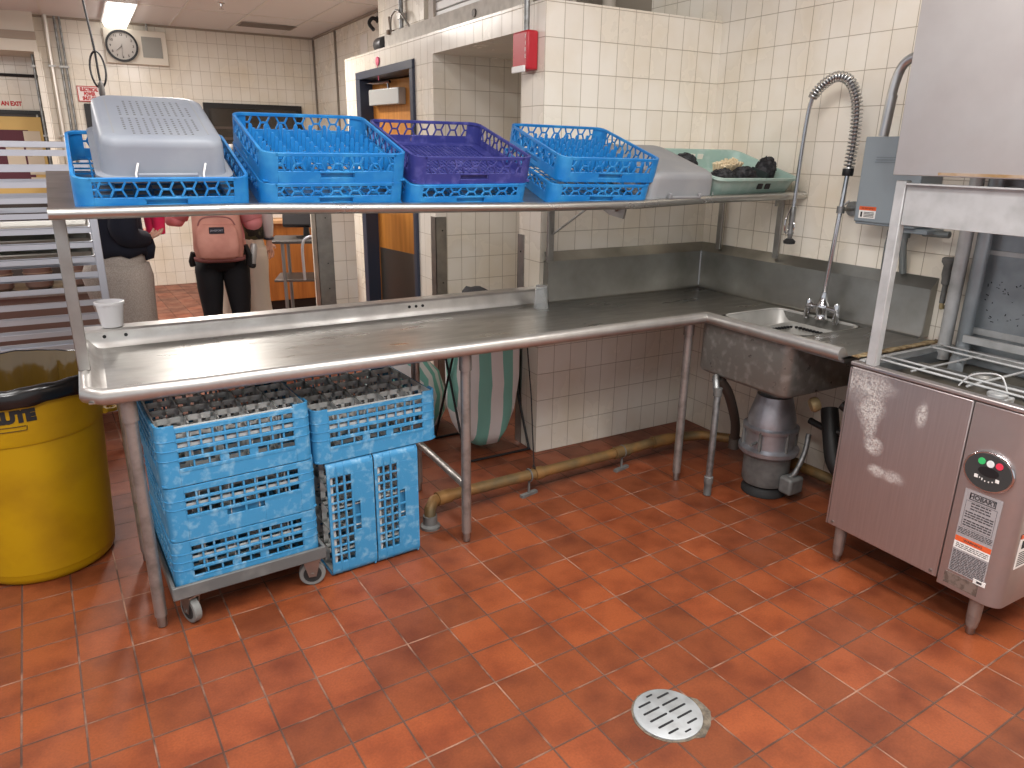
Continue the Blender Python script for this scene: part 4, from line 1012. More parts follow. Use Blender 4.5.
for s in (-1, 1):
    h_ = MB(); h_.tube([(0.29*math.cos(R_(90+s*88)+q), 0.29*math.sin(R_(90+s*88)+q), 0.60) for q in (-0.22, 0.22)], 0.012, 8)
    h_.tube(smooth_path([(0.29*math.cos(R_(90+s*88)-0.2), 0.29*math.sin(R_(90+s*88)-0.2), 0.60), (0.325*math.cos(R_(90+s*88)), 0.325*math.sin(R_(90+s*88)), 0.585), (0.29*math.cos(R_(90+s*88)+0.2), 0.29*math.sin(R_(90+s*88)+0.2), 0.60)], 6), 0.010, 8)
    h_.build('can_handle', M_YEL, yc)
y2 = thing('trash_can', 'second yellow trash can, on black casters, mostly hidden beyond the large one', 'trash can', (-3.40, 1.95, 0))
b = MB(); b.lathe([(0.20, 0.07), (0.21, 0.09), (0.225, 0.30), (0.235, 0.305), (0.238, 0.33), (0.225, 0.335), (0.20, 0.10), (0, 0.1)], 40, capt=False); b.build('can_body', M_YEL, y2, ang=35)
MB().lathe([(0.18, 0.062), (0.20, 0.064), (0.20, 0.078), (0.18, 0.08)], 30).build('dolly_disc', M_BLACK, y2)
for k in range(4):
    a = R_(45+90*k+12); MB().tube([(0.15*math.cos(a)-0.012, 0.15*math.sin(a), 0.031), (0.15*math.cos(a)+0.012, 0.15*math.sin(a), 0.031)], 0.031, 16).build('caster', M_RUBBER, y2)
# ------------------------------------------------------------------ striped laundry hampers
def stripe_mat(name, w, both=True):
    m = bpy.data.materials.new(name); m.use_nodes = True; nt = m.node_tree; N = nt.nodes; L = nt.links; b = N['Principled BSDF']
    tc = N.new('ShaderNodeTexCoord'); sp = N.new('ShaderNodeSeparateXYZ'); L.new(tc.outputs['Object'], sp.inputs[0])
    ns = N.new('ShaderNodeTexNoise'); ns.inputs['Scale'].default_value = 6; L.new(tc.outputs['Object'], ns.inputs['Vector'])
    ma = N.new('ShaderNodeMath'); ma.operation = 'MULTIPLY_ADD'; ma.inputs[1].default_value = 0.012; L.new(ns.outputs['Fac'], ma.inputs[0])
    at = N.new('ShaderNodeMath'); at.operation = 'ADD'; L.new(sp.outputs['X'], at.inputs[0]); at.inputs[1].default_value = 0.0
    if both: L.new(sp.outputs['Y'], at.inputs[1])
    L.new(at.outputs[0], ma.inputs[2])
    mo = N.new('ShaderNodeMath'); mo.operation = 'PINGPONG'; mo.inputs[1].default_value = w; L.new(ma.outputs[0], mo.inputs[0])
    gt = N.new('ShaderNodeMath'); gt.operation = 'GREATER_THAN'; gt.inputs[1].default_value = w*0.52; L.new(mo.outputs[0], gt.inputs[0])
    mx = N.new('ShaderNodeMix'); mx.data_type = 'RGBA'; mx.inputs['A'].default_value = lin((232, 229, 226)); mx.inputs['B'].default_value = lin((130, 190, 176))
    L.new(gt.outputs[0], mx.inputs['Factor']); L.new(mx.outputs['Result'], b.inputs['Base Color']); b.inputs['Roughness'].default_value = 0.75
    n2 = N.new('ShaderNodeTexNoise'); n2.inputs['Scale'].default_value = 9; L.new(tc.outputs['Object'], n2.inputs['Vector'])
    bp = N.new('ShaderNodeBump'); bp.inputs['Strength'].default_value = 0.5; bp.inputs['Distance'].default_value = 0.02; L.new(n2.outputs['Fac'], bp.inputs['Height']); L.new(bp.outputs[0], b.inputs['Normal'])
    return m
M_STRIPE = stripe_mat('green_striped_canvas', 0.07, False)
M_STRIPE2 = stripe_mat('green_striped_canvas_fine', 0.05)
hp_ = thing('laundry_hamper', 'folding black framed hamper with a sagging green and white striped bag in the alcove', 'hamper', (-1.335, 0.25, 0))
b = MB(); rings = []
for z, sx, sy, ox in ((0.05, 0.05, 0.10, -0.02), (0.055, 0.09, 0.14, -0.02), (0.13, 0.135, 0.17, -0.015), (0.24, 0.175, 0.19, -0.01), (0.42, 0.186, 0.20, 0.0), (0.64, 0.192, 0.19, 0.0), (0.78, 0.186, 0.18, 0.0)):
    rings.append([(ox+sx*math.copysign(abs(math.cos(2*PI*k/40))**0.7, math.cos(2*PI*k/40)), sy*math.copysign(abs(math.sin(2*PI*k/40))**0.7, math.sin(2*PI*k/40))*(1+0.04*math.sin(5*2*PI*k/40+z*9)), z) for k in range(40)])
b.loft(rings); b.build('canvas_bag', M_STRIPE, hp_, ang=180)
for x in (-0.198, 0.198):
    MB().tube([(x, -0.20, 0.006), (x, 0.17, 0.80)], 0.007, 8).build('frame_rod', M_BLACK, hp_)
    MB().tube([(x*1.03, 0.20, 0.006), (x*1.03, -0.17, 0.80)], 0.007, 8).build('frame_rod', M_BLACK, hp_)
for y in (-0.17, 0.17): MB().tube([(-0.204, y, 0.80), (0.204, y, 0.80)], 0.007, 8).build('top_rail', M_BLACK, hp_)
for y in (-0.20, 0.20): MB().tube([(-0.204, y, 0.007), (0.204, y, 0.007)], 0.007, 8).build('floor_rail', M_BLACK, hp_)
b = MB(); rings = []
for t_ in range(9):
    a = PI*t_/8
    rings.append([(0.02+0.075*math.cos(a), y, 0.79+0.105*math.sin(a)+0.010*math.sin(5*a+y*20)) for y in [-0.17+0.34*k/6 for k in range(7)]]+[(0.02+0.066*math.cos(a), y, 0.785+0.09*math.sin(a)) for y in [0.17-0.34*k/6 for k in range(7)]])
b.loft(rings); b.build('black_flap', mat('black_cloth', (46, 46, 50), 0.8), hp_, ang=180)
b = MB(); b.loft([[(x, y, z) for x, y in rrect(-0.185, 0.185, -0.165, 0.165, 0.05, 5)] for z in (0.775, 0.795)]); b.build('bag_mouth', mat('canvas_shadow', (150, 150, 146), 0.8), hp_)
lb_ = thing('laundry_bag', 'slumped green and white striped laundry bag on the floor behind the hamper', 'laundry bag', (-1.62, 0.72, 0))
b = MB(); rings = []; random.seed(21)
for i, (z, s) in enumerate(((0.004, 0.17), (0.03, 0.22), (0.12, 0.245), (0.24, 0.24), (0.34, 0.22), (0.42, 0.17), (0.46, 0.13), (0.485, 0.06))):
    rings.append([(s*math.cos(2*PI*k/28)*(1+0.09*math.sin(4*2*PI*k/28+i*1.3)), s*0.95*math.sin(2*PI*k/28)*(1+0.09*math.cos(5*2*PI*k/28+i*1.7)), z+(0.03*math.sin(3*2*PI*k/28+i) if i > 3 else 0)) for k in range(28)])
b.loft(rings); b.build('bag_cloth', M_STRIPE2, lb_, ang=180)
b = MB(); b.tube(smooth_path([(0.1, -0.05, 0.455), (0.03, -0.1, 0.485), (-0.07, -0.07, 0.47), (-0.1, 0.03, 0.45)], 5), 0.035, 10); b.build('bag_gather', M_STRIPE2, lb_)
wd = thing('door_wedge_box', 'dark small box on the alcove floor just behind the striped hamper', 'box', (-1.48, 1.12, 0))
MB().box(-0.03, 0.03, -0.04, 0.04, 0, 0.10).build('box_body', M_BLACK, wd, bevel=0.006)
MB().box(-0.032, 0.032, -0.042, 0.042, 0.10, 0.11).build('box_lid', M_BLACK, wd, bevel=0.003)
# ------------------------------------------------------------------ drain pipe along the floor
dp = thing('floor_pipe', 'weathered brass coloured drain pipe running just above the floor under the dish table', 'pipe', (-1.3, -0.42, 0))
b = MB(Matrix.Translation((1.3, 0.42, 0)))
P = [(-1.985, -0.50, 0.0), (-1.985, -0.50, 0.05), (-1.98, -0.49, 0.085), (-1.95, -0.462, 0.105), (-1.90, -0.447, 0.106), (-1.4, -0.435, 0.107), (-0.92, -0.418, 0.107), (-0.62, -0.395, 0.107), (-0.45, -0.40, 0.107), (-0.30, -0.44, 0.107), (-0.20, -0.55, 0.107), (-0.165, -0.75, 0.107), (-0.155, -1.2, 0.107), (-0.155, -1.50, 0.107)]
b.tube(P, 0.0265, 16); b.build('pipe_run', M_BRASS, dp)
for p, q in (((-1.40, -0.435, 0.107), (-1.355, -0.434, 0.107)), ((-0.90, -0.417, 0.107), (-0.80, -0.41, 0.107)), ((-0.62, -0.395, 0.107), (-0.50, -0.398, 0.107)), ((-1.93, -0.455, 0.106), (-1.86, -0.447, 0.106)), ((-0.160, -0.9, 0.107), (-0.157, -0.98, 0.107))): MB(Matrix.Translation((1.3, 0.42, 0))).tube([p, q], 0.0325, 16).build('pipe_coupling', M_BRASS, dp)
MB(Matrix.Translation((1.3, 0.42, 0))).lathe([(0.045, 0), (0.045, 0.012), (0.032, 0.02), (0.032, 0.06)], 18, (-1.985, -0.50, 0)).build('pipe_flange', M_CASTG, dp)
for x, y in ((-1.43, -0.436), (-0.84, -0.413)):
    o = MB().tube([(0, 0, 0.01), (0, 0, 0.085)], 0.006, 8).build('pipe_hanger', M_CASTG, dp, loc=(x+1.3, y+0.42, 0))
    MB().bar((-0.05, -0.012, 0.007), (0.05, 0.012, 0.007), 0.022, 0.014).build('hanger_foot', M_CASTG, o)
    MB().tube([(0.031*math.cos(2*PI*k/16)*0+0.0, 0.031*math.cos(2*PI*k/16), 0.107+0.031*math.sin(2*PI*k/16)) for k in range(16)], 0.004, 6, closed=True).build('hanger_ring', M_CASTG, o)
rod = thing('hanging_rod', 'thin dark wire dropping from the table to the floor pipe by the tiled wall end', 'wire', (-1.40, -0.43, 0.14))
MB().tube([(0.0, 0, 0.0), (0.012, 0.06, 0.35), (0.03, 0.16, 0.705)], 0.0035, 6).build('wire_strand', M_INK, rod)
MB().tube([(0.0, 0.012*math.cos(k*0.7), 0.0+0.008*math.sin(k*0.7)) for k in range(8)], 0.003, 6).build('wire_hook', M_INK, rod)
# ------------------------------------------------------------------ food waste disposer
gd = thing('waste_disposer', 'grey cast food waste disposer hanging under the sink bowl', 'disposer', (-0.36, -0.95, 0))
b = MB(); b.lathe([(0.075, 0.0), (0.105, 0.012), (0.112, 0.03), (0.112, 0.165), (0.10, 0.175)], 30, (0, 0, 0.045)); b.build('motor_housing', M_CASTG, gd)
b = MB(); b.lathe([(0.105, 0.205), (0.125, 0.21), (0.142, 0.225), (0.144, 0.245), (0.118, 0.255), (0.118, 0.335), (0.130, 0.34), (0.132, 0.355), (0.116, 0.362)], 32); b.build('grinding_chamber', M_CAST, gd)
b = MB(); b.lathe([(0.114, 0.362), (0.112, 0.40), (0.085, 0.498), (0.083, 0.51), (0.0, 0.51)], 32, capt=False); b.build('feed_cone', M_CAST, gd)
for k in range(6):
    a = R_(20+60*k); x, y = 0.124*math.cos(a), 0.124*math.sin(a)
    MB().tube([(x, y, 0.232), (x, y, 0.35)], 0.008, 8).build('clamp_bolt', M_CASTG, gd)
MB().lathe([(0.095, 0.0), (0.108, 0.003), (0.108, 0.02), (0.09, 0.045)], 28).build('rubber_base', M_RUBBER, gd, loc=(0, 0, 0.0))
b = MB(); b.tube(smooth_path([(0.09, -0.15, 0.34), (0.065, -0.16, 0.25), (0.02, -0.155, 0.15), (0.0, -0.13, 0.12)], 6), 0.013, 10); b.build('supply_hose', M_GALV, gd)
b = MB(); b.box(-0.035, 0.06, -0.185, -0.112, 0.05, 0.135); b.build('junction_box', M_CASTG, gd, bevel=0.012)
MB().tube([(-0.112, -0.02, 0.288), (-0.165, -0.03, 0.288)], 0.007, 8).build('side_bolt', M_CASTG, gd)
dbp = thing('brace_pipe', 'dark diagonal drain pipe from the sink bowl corner down behind the disposer', 'pipe', (-0.55, -0.75, 0.3))
MB(Matrix.Translation((0.55, 0.75, -0.3))).tube(smooth_path([(-0.60, -0.80, 0.585), (-0.52, -0.80, 0.50), (-0.36, -0.72, 0.30), (-0.28, -0.66, 0.16)], 5), 0.024, 12).build('pipe_run', mat('dark_iron', (82, 74, 68), 0.6, 0.4), dbp)
MB(Matrix.Translation((0.55, 0.75, -0.3))).tube([(-0.60, -0.80, 0.585), (-0.575, -0.80, 0.56)], 0.03, 12).build('pipe_joint', mat('dark_iron', (82, 74, 68), 0.6, 0.4), dbp)
MB(Matrix.Translation((0.55, 0.75, -0.3))).lathe([(0.03, 0.107), (0.03, 0.17)], 12, (-0.28, -0.66, 0)).build('pipe_elbow', mat('dark_iron', (82, 74, 68), 0.6, 0.4), dbp)
dh = thing('drain_hoses', 'tangle of black drain hoses between the disposer and the dishwasher', 'hose', (-0.3, -1.3, 0.3))
for pts, r in (([(0.10, 0.16, 0.17), (0.06, 0.10, 0.06), (0.04, 0.04, -0.06), (0.06, -0.04, -0.10), (0.10, -0.10, -0.04), (0.13, -0.12, 0.03)], 0.04), ([(0.05, 0.22, 0.10), (0.06, 0.10, 0.085), (0.12, -0.05, 0.095), (0.16, -0.25, 0.12)], 0.016), ([(0.12, 0.0, 0.22), (0.06, -0.06, 0.16), (0.04, -0.1, 0.06), (0.09, -0.1, -0.02), (0.14, -0.04, -0.04)], 0.03), ([(0.02, 0.05, 0.24), (0.05, -0.02, 0.21), (0.08, -0.10, 0.235), (0.1, -0.2, 0.25)], 0.022)):
    MB().tube(smooth_path(pts, 6), r, 10).build('hose', mat('black_hose', (30, 29, 28), 0.5), dh)
MB().lathe([(0.028, 0), (0.034, 0.01), (0.034, 0.03), (0.028, 0.04)], 12).build('hose_clamp', mat('old_brass', (168, 150, 110), 0.5, 0.3), dh, loc=(-0.07, 0.14, 0.22), rot=(0.5, 1.2, 0))
MB().lathe([(0.03, -0.1), (0.03, 0.07), (0.02, 0.075)], 12).build('hose_elbow', mat('old_brass', (168, 150, 110), 0.5, 0.3), dh, loc=(0.07, 0.02, 0.30), rot=(0, 1.3, 0.6))
vv = thing('red_valve', 'small red valve handle under the sink ledge', 'valve', (-0.05, -1.36, 0.50))
MB().tube([(0.05, 0, 0.0), (-0.02, 0, 0)], 0.01, 8).build('valve_stem', M_STEELD, vv)
MB().lathe([(0.012, -0.008), (0.03, -0.006), (0.03, 0.006), (0.012, 0.008)], 12).build('valve_handle', M_RED, vv, loc=(-0.025, 0, 0), rot=(0, PI/2, 0))
# ------------------------------------------------------------------ pre-rinse faucet
pf = thing('prerinse_faucet', 'tall chrome pre-rinse faucet with spring hose and spray valve at the sink', 'faucet', (-0.125, -0.965, TZ))
FX = 0.0
b = MB(); b.lathe([(0.03, 0), (0.032, 0.004), (0.026, 0.012), (0.024, 0.03), (0.030, 0.05), (0.032, 0.062), (0.026, 0.078), (0.018, 0.09), (0.014, 0.115), (0.0135, 0.13)], 22); b.tube([(0, -0.055, 0.055), (0, 0.055, 0.055)], 0.013, 12); b.build('mixer_body', M_CHROME, pf)
for s in (-1, 1):
    b = MB(); b.tube([(0, s*0.05, 0.055), (0, s*0.078, 0.055)], 0.016, 12); b.lathe([(0.013, 0.05), (0.014, 0.08), (0.010, 0.088)], 12, (0, s*0.078, 0)); b.lathe([(0.012, -0.01), (0.015, 0.0), (0.013, 0.045)], 12, (0, s*0.082, 0.0)); b.build('tap_handle', M_CHROME, pf)
MB().tube([(0, 0, 0.12), (0.0, -0.03, 0.69)], 0.0105, 12).build('riser', M_CHROME, pf)
b = MB(); b.tube([(0.123, 0, 0.515), (0.0, -0.021, 0.515)], 0.009, 10); b.lathe([(0.03, 0), (0.03, 0.012)], 16, (0, 0, 0)) if False else None
b.tube([(0.124, 0.0, 0.515), (0.11, 0.0, 0.515)], 0.034, 18); b.tube([(0, -0.021, 0.50), (0, -0.022, 0.53)], 0.018, 12); b.tube([(0, -0.022, 0.53), (0.015, -0.05, 0.555)], 0.005, 8); b.build('wall_bracket', M_GALV, pf)
# spring hose in a plane parallel to the side wall
hose = smooth_path([(0, -0.03, 0.69), (0, -0.036, 0.80), (0, -0.034, 0.90), (0, -0.018, 0.99), (0, 0.028, 1.065), (0, 0.095, 1.088), (0, 0.165, 1.058), (0, 0.212, 1.012)], 10)
MB().tube(hose, 0.010, 10).build('hose_core', mat('hose_grey', (126, 128, 130), 0.35, 0.7), pf)
def coil(path, r, turns, n=12, wire=0.003):
    P = [Vector(p) for p in path]; S = [0]
    for i in range(1, len(P)): S.append(S[-1]+(P[i]-P[i-1]).length)
    out = []; tot = S[-1]; N = turns*n
    j = 0
    for q in range(N+1):
        s = tot*q/N
        while j < len(P)-2 and S[j+1] < s: j += 1
        u = (s-S[j])/max(1e-9, S[j+1]-S[j]); c = P[j].lerp(P[j+1], u)
        t = (P[min(j+2, len(P)-1)]-P[max(j-1, 0)]).normalized(); a = Vector((1, 0, 0)); bn = t.cross(a).normalized()
        an = 2*PI*q/n
        out.append(c+(a*math.cos(an)+bn*math.sin(an))*r)
    return MB().tube(out, wire, 6)
coil(hose, 0.0215, 38, wire=0.0034).build('spring', M_STEEL, pf)
MB().lathe([(0.022, 0.665), (0.024, 0.67), (0.024, 0.695), (0.022, 0.70)], 16, (0, -0.03, 0)).build('spring_collar', M_BLACK, pf)
b = MB(); b.tube([(0, 0.207, 1.02), (0, 0.2145, 1.005)], 0.021, 14); b.build('spring_end', M_STEELD, pf)
b = MB(); b.tube(smooth_path([(0, 0.213, 1.01), (0, 0.228, 0.94), (0, 0.236, 0.80), (0, 0.240, 0.60), (0, 0.242, 0.505)], 6), 0.0095, 12); b.build('drop_hose', mat('hose_chrome', (176, 178, 182), 0.25, 0.9), pf)
sv = MB(); sv.lathe([(0.012, 0.51), (0.0145, 0.50), (0.0145, 0.44), (0.0125, 0.43), (0.0125, 0.40), (0.017, 0.385), (0.012, 0.372), (0.010, 0.355)], 14, (0, 0.242, 0)); sv.build('spray_handle', M_GALV, pf)
MB().lathe([(0.014, 0.330), (0.027, 0.333), (0.029, 0.345), (0.016, 0.357)], 20, (0, 0.242, 0)).build('spray_head', M_RUBBER, pf)
MB().tube(smooth_path([(-0.02, 0.242, 0.50), (-0.045, 0.242, 0.45), (-0.04, 0.242, 0.39), (-0.012, 0.242, 0.385)], 5), 0.004, 8).build('squeeze_lever', M_CHROME, pf)
MB().tube([(0.0, 0.242+0.02*math.cos(2*PI*k/14), 0.415+0.026*math.sin(2*PI*k/14)) for k in range(14)], 0.003, 6, closed=True).build('holder_ring', M_CHROME, pf)
# ------------------------------------------------------------------ grey disconnect box on the side wall
eb = thing('disconnect_box', 'grey electrical disconnect box with a warning sticker on the side wall', 'electrical box', (0, -1.22, 1.325))
MB().box(-0.15, 0, -0.14, 0.135, 0, 0.365).build('box_body', M_GREYBOX, eb, bevel=0.006)
MB().box(-0.158, -0.15, -0.142, 0.137, 0.012, 0.368).build('box_cover', M_GREYBOX, eb, bevel=0.004)
lbm = MB(); lbm.box(-0.1595, -0.158, 0.035, 0.115, 0.028, 0.062); lbm.build('warning_label', M_WHITE, eb, smooth=False)
MB().box(-0.1605, -0.158, 0.035, 0.115, 0.062, 0.078).build('warning_band', M_ORANGE, eb, smooth=False)
tx = MB(); text_to(tx, 'WARNING', 0.013, lambda x, y: (-0.161, 0.072-x, 0.070+y)); 
tx.box(-0.161, -0.1592, 0.098, 0.106, 0.033, 0.055)
for k in range(4): tx.box(-0.161, -0.1592, 0.042, 0.09, 0.034+k*0.006, 0.0365+k*0.006)
tx.build('label_lettering', M_INK, eb, smooth=False)
emb = MB()
for k in range(3): emb.box(-0.160, -0.157, -0.02+0.001*k, 0.075-0.002*k, 0.262+k*0.010, 0.266+k*0.010)
emb.build('embossed_plate', mat('embossed_grey', (120, 130, 136), 0.4), eb, smooth=False)
MB().box(-0.13, -0.01, -0.19, -0.02, -0.02, 0.0).build('box_base', M_GREYBOX, eb, bevel=0.004)
for y0, y1 in ((0.0, 0.035), (-0.06, -0.055)):
    o = MB().tube([(-0.07, y0, -0.02), (-0.07, y0+0.3*(y1-y0), -0.08), (-0.03, y1, -0.20)], 0.015, 12).tube([(-0.07, y0, -0.045), (-0.07, y0, -0.02)], 0.021, 12).build('conduit', mat('conduit_grey', (128, 134, 134), 0.45, 0.5), eb)
MB().tube([(-0.07, -0.14, -0.018), (-0.07, -0.25, -0.015)], 0.014, 10).build('conduit_stub', mat('conduit_grey', (128, 134, 134), 0.45, 0.5), eb)
# ------------------------------------------------------------------ floor drain
fd = thing('floor_drain', 'round grey floor drain cover with two rows of slots set in the red tile floor', 'drain', (-1.818, -1.896, 0.0), R_(92.7))
b = MB(); R0 = 0.103
b.lathe([(R0-0.002, 0), (R0, 0.002), (R0, 0.006), (R0-0.003, 0.008), (0, 0.008)], 56, capb=False, capt=False); b.build('drain_cover', mat('drain_metal', (172, 176, 178), 0.5, 0.35, (150, 152, 152), 20, 0.4, 0.7, 0.1, 80), fd)
s = MB()
for row, off in ((-1, 0.0), (1, 0.0)):
    for k in range(5):
        x = -0.062+k*0.031; ln = (0.020, 0.030, 0.034, 0.032, 0.024)[k]
        yc = row*0.038+0.0
        s.prism([(px, py) for px, py in [(x-0.0035+q[0], yc+q[1]) for q in rrect(0, 0.007, -ln, ln, 0.0034, 3)]], 0.0078, 0.0088)
for sx in (-1, 1):
    arc = [(sx*(0.086+0.004*math.cos(t*PI)), -0.035+0.07*(t)) for t in [q/8 for q in range(9)]]
s.prism(rrect(-0.086, -0.080, -0.012, 0.012, 0.002, 3), 0.0078, 0.0088); s.prism(rrect(0.080, 0.086, -0.012, 0.012, 0.002, 3), 0.0078, 0.0088)
s.build('drain_slots', M_INK, fd, smooth=False)
gp = MB(); random.seed(8)
pts = []
for k in range(28):
    a = 2*PI*k/28; rr = R0+0.004+(0.026 if -0.9 < ((a-R_(-122)+PI) % (2*PI))-PI < 0.7 else 0.003)*random.uniform(0.6, 1.1); pts.append((rr*math.cos(a), rr*math.sin(a)))
gp.prism(pts, 0.0, 0.0016); gp.build('drain_mortar', mat('grey_mortar', (118, 108, 94), 0.9, 0, (72, 66, 58), 40, 0.4, 0.65, 0.6, 150), fd, smooth=False)
# ------------------------------------------------------------------ door type dishwasher
dw = thing('dishwasher', 'commercial stainless door type dishwasher with raised hood at the right edge', 'dishwasher', (-0.34, -1.84, 0))
def wb(): return MB(Matrix.Translation((0.34, 1.84, 0)))
def scale_steel():
    m = bpy.data.materials.new('scaled_front_steel'); m.use_nodes = True; nt = m.node_tree; N = nt.nodes; L = nt.links; b = N['Principled BSDF']
    ge = N.new('ShaderNodeNewGeometry')
    ns = N.new('ShaderNodeTexNoise'); ns.inputs['Scale'].default_value = 190; ns.inputs['Detail'].default_value = 8; L.new(ge.outputs['Position'], ns.inputs['Vector'])
    n2 = N.new('ShaderNodeTexNoise'); n2.inputs['Scale'].default_value = 11; n2.inputs['Detail'].default_value = 3; L.new(ge.outputs['Position'], n2.inputs['Vector'])
    total = None
    # dried splash scale: blobs with shapes of their own (y, z, ry, rz)
    for (y, z, ry, rz) in ((-1.590, 0.78, 0.105, 0.060), (-1.625, 0.70, 0.055, 0.075), (-1.64, 0.635, 0.026, 0.045), (-1.82, 0.745, 0.022, 0.045), (-1.70, 0.468, 0.045, 0.022), (-1.76, 0.470, 0.05, 0.030), (-1.655, 0.56, 0.035, 0.035)):
        sb_ = N.new('ShaderNodeVectorMath'); sb_.operation = 'SUBTRACT'; sb_.inputs[1].default_value = (-0.645, y, z); L.new(ge.outputs['Position'], sb_.inputs[0])
        ml = N.new('ShaderNodeVectorMath'); ml.operation = 'MULTIPLY'; ml.inputs[1].default_value = (0, 1/ry, 1/rz); L.new(sb_.outputs[0], ml.inputs[0])
        ln = N.new('ShaderNodeVectorMath'); ln.operation = 'LENGTH'; L.new(ml.outputs[0], ln.inputs[0])
        wv = N.new('ShaderNodeMath'); wv.operation = 'MULTIPLY_ADD'; wv.inputs[1].default_value = 1.6; wv.inputs[2].default_value = -0.8; L.new(n2.outputs['Fac'], wv.inputs[0])
        ad = N.new('ShaderNodeMath'); ad.operation = 'ADD'; L.new(ln.outputs['Value'], ad.inputs[0]); L.new(wv.outputs[0], ad.inputs[1])
        mr = N.new('ShaderNodeMapRange'); mr.inputs['From Min'].default_value = 1.2; mr.inputs['From Max'].default_value = 0.5; L.new(ad.outputs[0], mr.inputs['Value'])
        if total is None: total = mr.outputs[0]
        else:
            mx = N.new('ShaderNodeMath'); mx.operation = 'MAXIMUM'; L.new(total, mx.inputs[0]); L.new(mr.outputs[0], mx.inputs[1]); total = mx.outputs[0]
    nr = N.new('ShaderNodeMapRange'); nr.inputs['From Min'].default_value = 0.34; nr.inputs['From Max'].default_value = 0.60; L.new(ns.outputs['Fac'], nr.inputs['Value'])
    mu = N.new('ShaderNodeMath'); mu.operation = 'MULTIPLY'; L.new(total, mu.inputs[0]); L.new(nr.outputs[0], mu.inputs[1])
    sc = N.new('ShaderNodeMath'); sc.operation = 'MULTIPLY'; sc.inputs[1].default_value = 0.8; L.new(mu.outputs[0], sc.inputs[0])
    mp = N.new('ShaderNodeMapping'); mp.inputs['Scale'].default_value = (40, 40, 1.5); L.new(ge.outputs['Position'], mp.inputs['Vector'])
    n3 = N.new('ShaderNodeTexNoise'); n3.inputs['Scale'].default_value = 4; L.new(mp.outputs[0], n3.inputs['Vector'])
    cr = N.new('ShaderNodeMix'); cr.data_type = 'RGBA'; cr.inputs['A'].default_value = lin((196, 188, 186)); cr.inputs['B'].default_value = lin((176, 166, 164)); L.new(n3.outputs['Fac'], cr.inputs['Factor'])
    cm_ = N.new('ShaderNodeMix'); cm_.data_type = 'RGBA'; cm_.inputs['B'].default_value = lin((214, 212, 206)); L.new(cr.outputs['Result'], cm_.inputs['A']); L.new(sc.outputs[0], cm_.inputs['Factor'])
    L.new(cm_.outputs['Result'], b.inputs['Base Color'])
    iv = N.new('ShaderNodeMath'); iv.operation = 'SUBTRACT'; iv.inputs[0].default_value = 0.9; L.new(sc.outputs[0], iv.inputs[1]); L.new(iv.outputs[0], b.inputs['Metallic'])
    b.inputs['Roughness'].default_value = 0.42
    return m
M_DWF = scale_steel()
M_DW = mat('dishwasher_steel', (192, 184, 182), 0.40, 0.9, (176, 168, 166), 5, 0.35, 0.7, rvar=0.08)
M_DWH = mat('hood_steel', (192, 187, 184), 0.46, 0.85, (178, 172, 170), 4, 0.35, 0.7, 0.05, 20, rvar=0.08)
M_CHAM = mat('chamber_steel', (164, 170, 174), 0.45, 0.7, (140, 146, 150), 7, 0.4, 0.7)
M_PALE = mat('scaled_pale_steel', (192, 193, 193), 0.5, 0.35, (172, 173, 172), 14, 0.4, 0.7)
wb().box(-0.63, -0.03, -2.15, -1.53, 0.165, 0.795).build('tank_body', M_DW, dw, smooth=False)
b = wb(); b.box(-0.645, -0.631, -1.983, -1.522, 0.165, 0.842); b.build('front_panel', M_DWF, dw, bevel=0.004)
b = wb(); b.box(-0.644, -0.03, -1.5215, -1.515, 0.165, 0.838); b.build('side_panel', M_DW, dw, smooth=False)
poly = [(-0.631, -1.987), (-0.646, -1.987), (-0.646, -2.135)]+[(-0.606-0.04*math.cos(R_(90*k/6)), -2.135-0.06*math.sin(R_(90*k/6))) for k in range(1, 7)]+[(-0.20, -2.195), (-0.20, -2.16), (-0.62, -2.15)]
b = wb(); b.prism(poly, 0.150, 0.842); b.build('control_cover', M_DW, dw, bevel=0.003)
# tank rim and the open wash tank
b = wb()
b.box(-0.60, -0.03, -1.54, -1.515, 0.838, 0.862); b.box(-0.60, -0.03, -2.19, -2.16, 0.838, 0.862); b.box(-0.06, -0.03, -2.16, -1.54, 0.838, 0.862)
b.build('tank_rim', M_PALE, dw, bevel=0.003)
b = wb(); b.box(-0.650, -0.615, -2.19, -1.515, 0.846, 0.862); b.build('front_lip', M_DW, dw, bevel=0.004)
b = wb()
b.box(-0.60, -0.592, -2.16, -1.54, 0.79, 0.84); b.box(-0.60, -0.03, -1.548, -1.54, 0.79, 0.84); b.box(-0.60, -0.03, -2.16, -2.152, 0.79, 0.84)
b.build('tank_wall', M_CHAM, dw, smooth=False)
b = wb()
b.box(-0.58, -0.07, -2.13, -1.56, 0.797, 0.802)
b.build('tank_strainer', mat('strainer_steel', (128, 122, 110), 0.5, 0.7, (90, 84, 74), 16, 0.4, 0.65), dw, smooth=False)
b = wb(); b.box(-0.05, -0.03, -2.2, -1.60, 0.80, 2.30); b.build('chamber_back', M_CHAM, dw, smooth=False)
b = wb(); b.box(-0.056, -0.05, -2.2, -1.60, 1.25, 1.268); b.box(-0.056, -0.05, -2.2, -1.62, 0.93, 0.955); b.tube([(-0.06, -1.622, 0.80), (-0.06, -1.622, 1.9)], 0.011, 8); b.build('back_seam', M_PALE, dw, smooth=False)
sp_ = wb(); random.seed(5)
for k in range(34):
    y = -1.74+random.uniform(-.07, .09); z = 1.06+random.uniform(-.08, .09); ln = random.uniform(.002, .012); a = random.uniform(0, PI)
    sp_.bar((-0.0512, y, z), (-0.0512, y+ln*math.cos(a), z+ln*math.sin(a)), 0.002, 0.003, (1, 0, 0))
sp_.build('dark_spots', M_INK, dw, smooth=False)
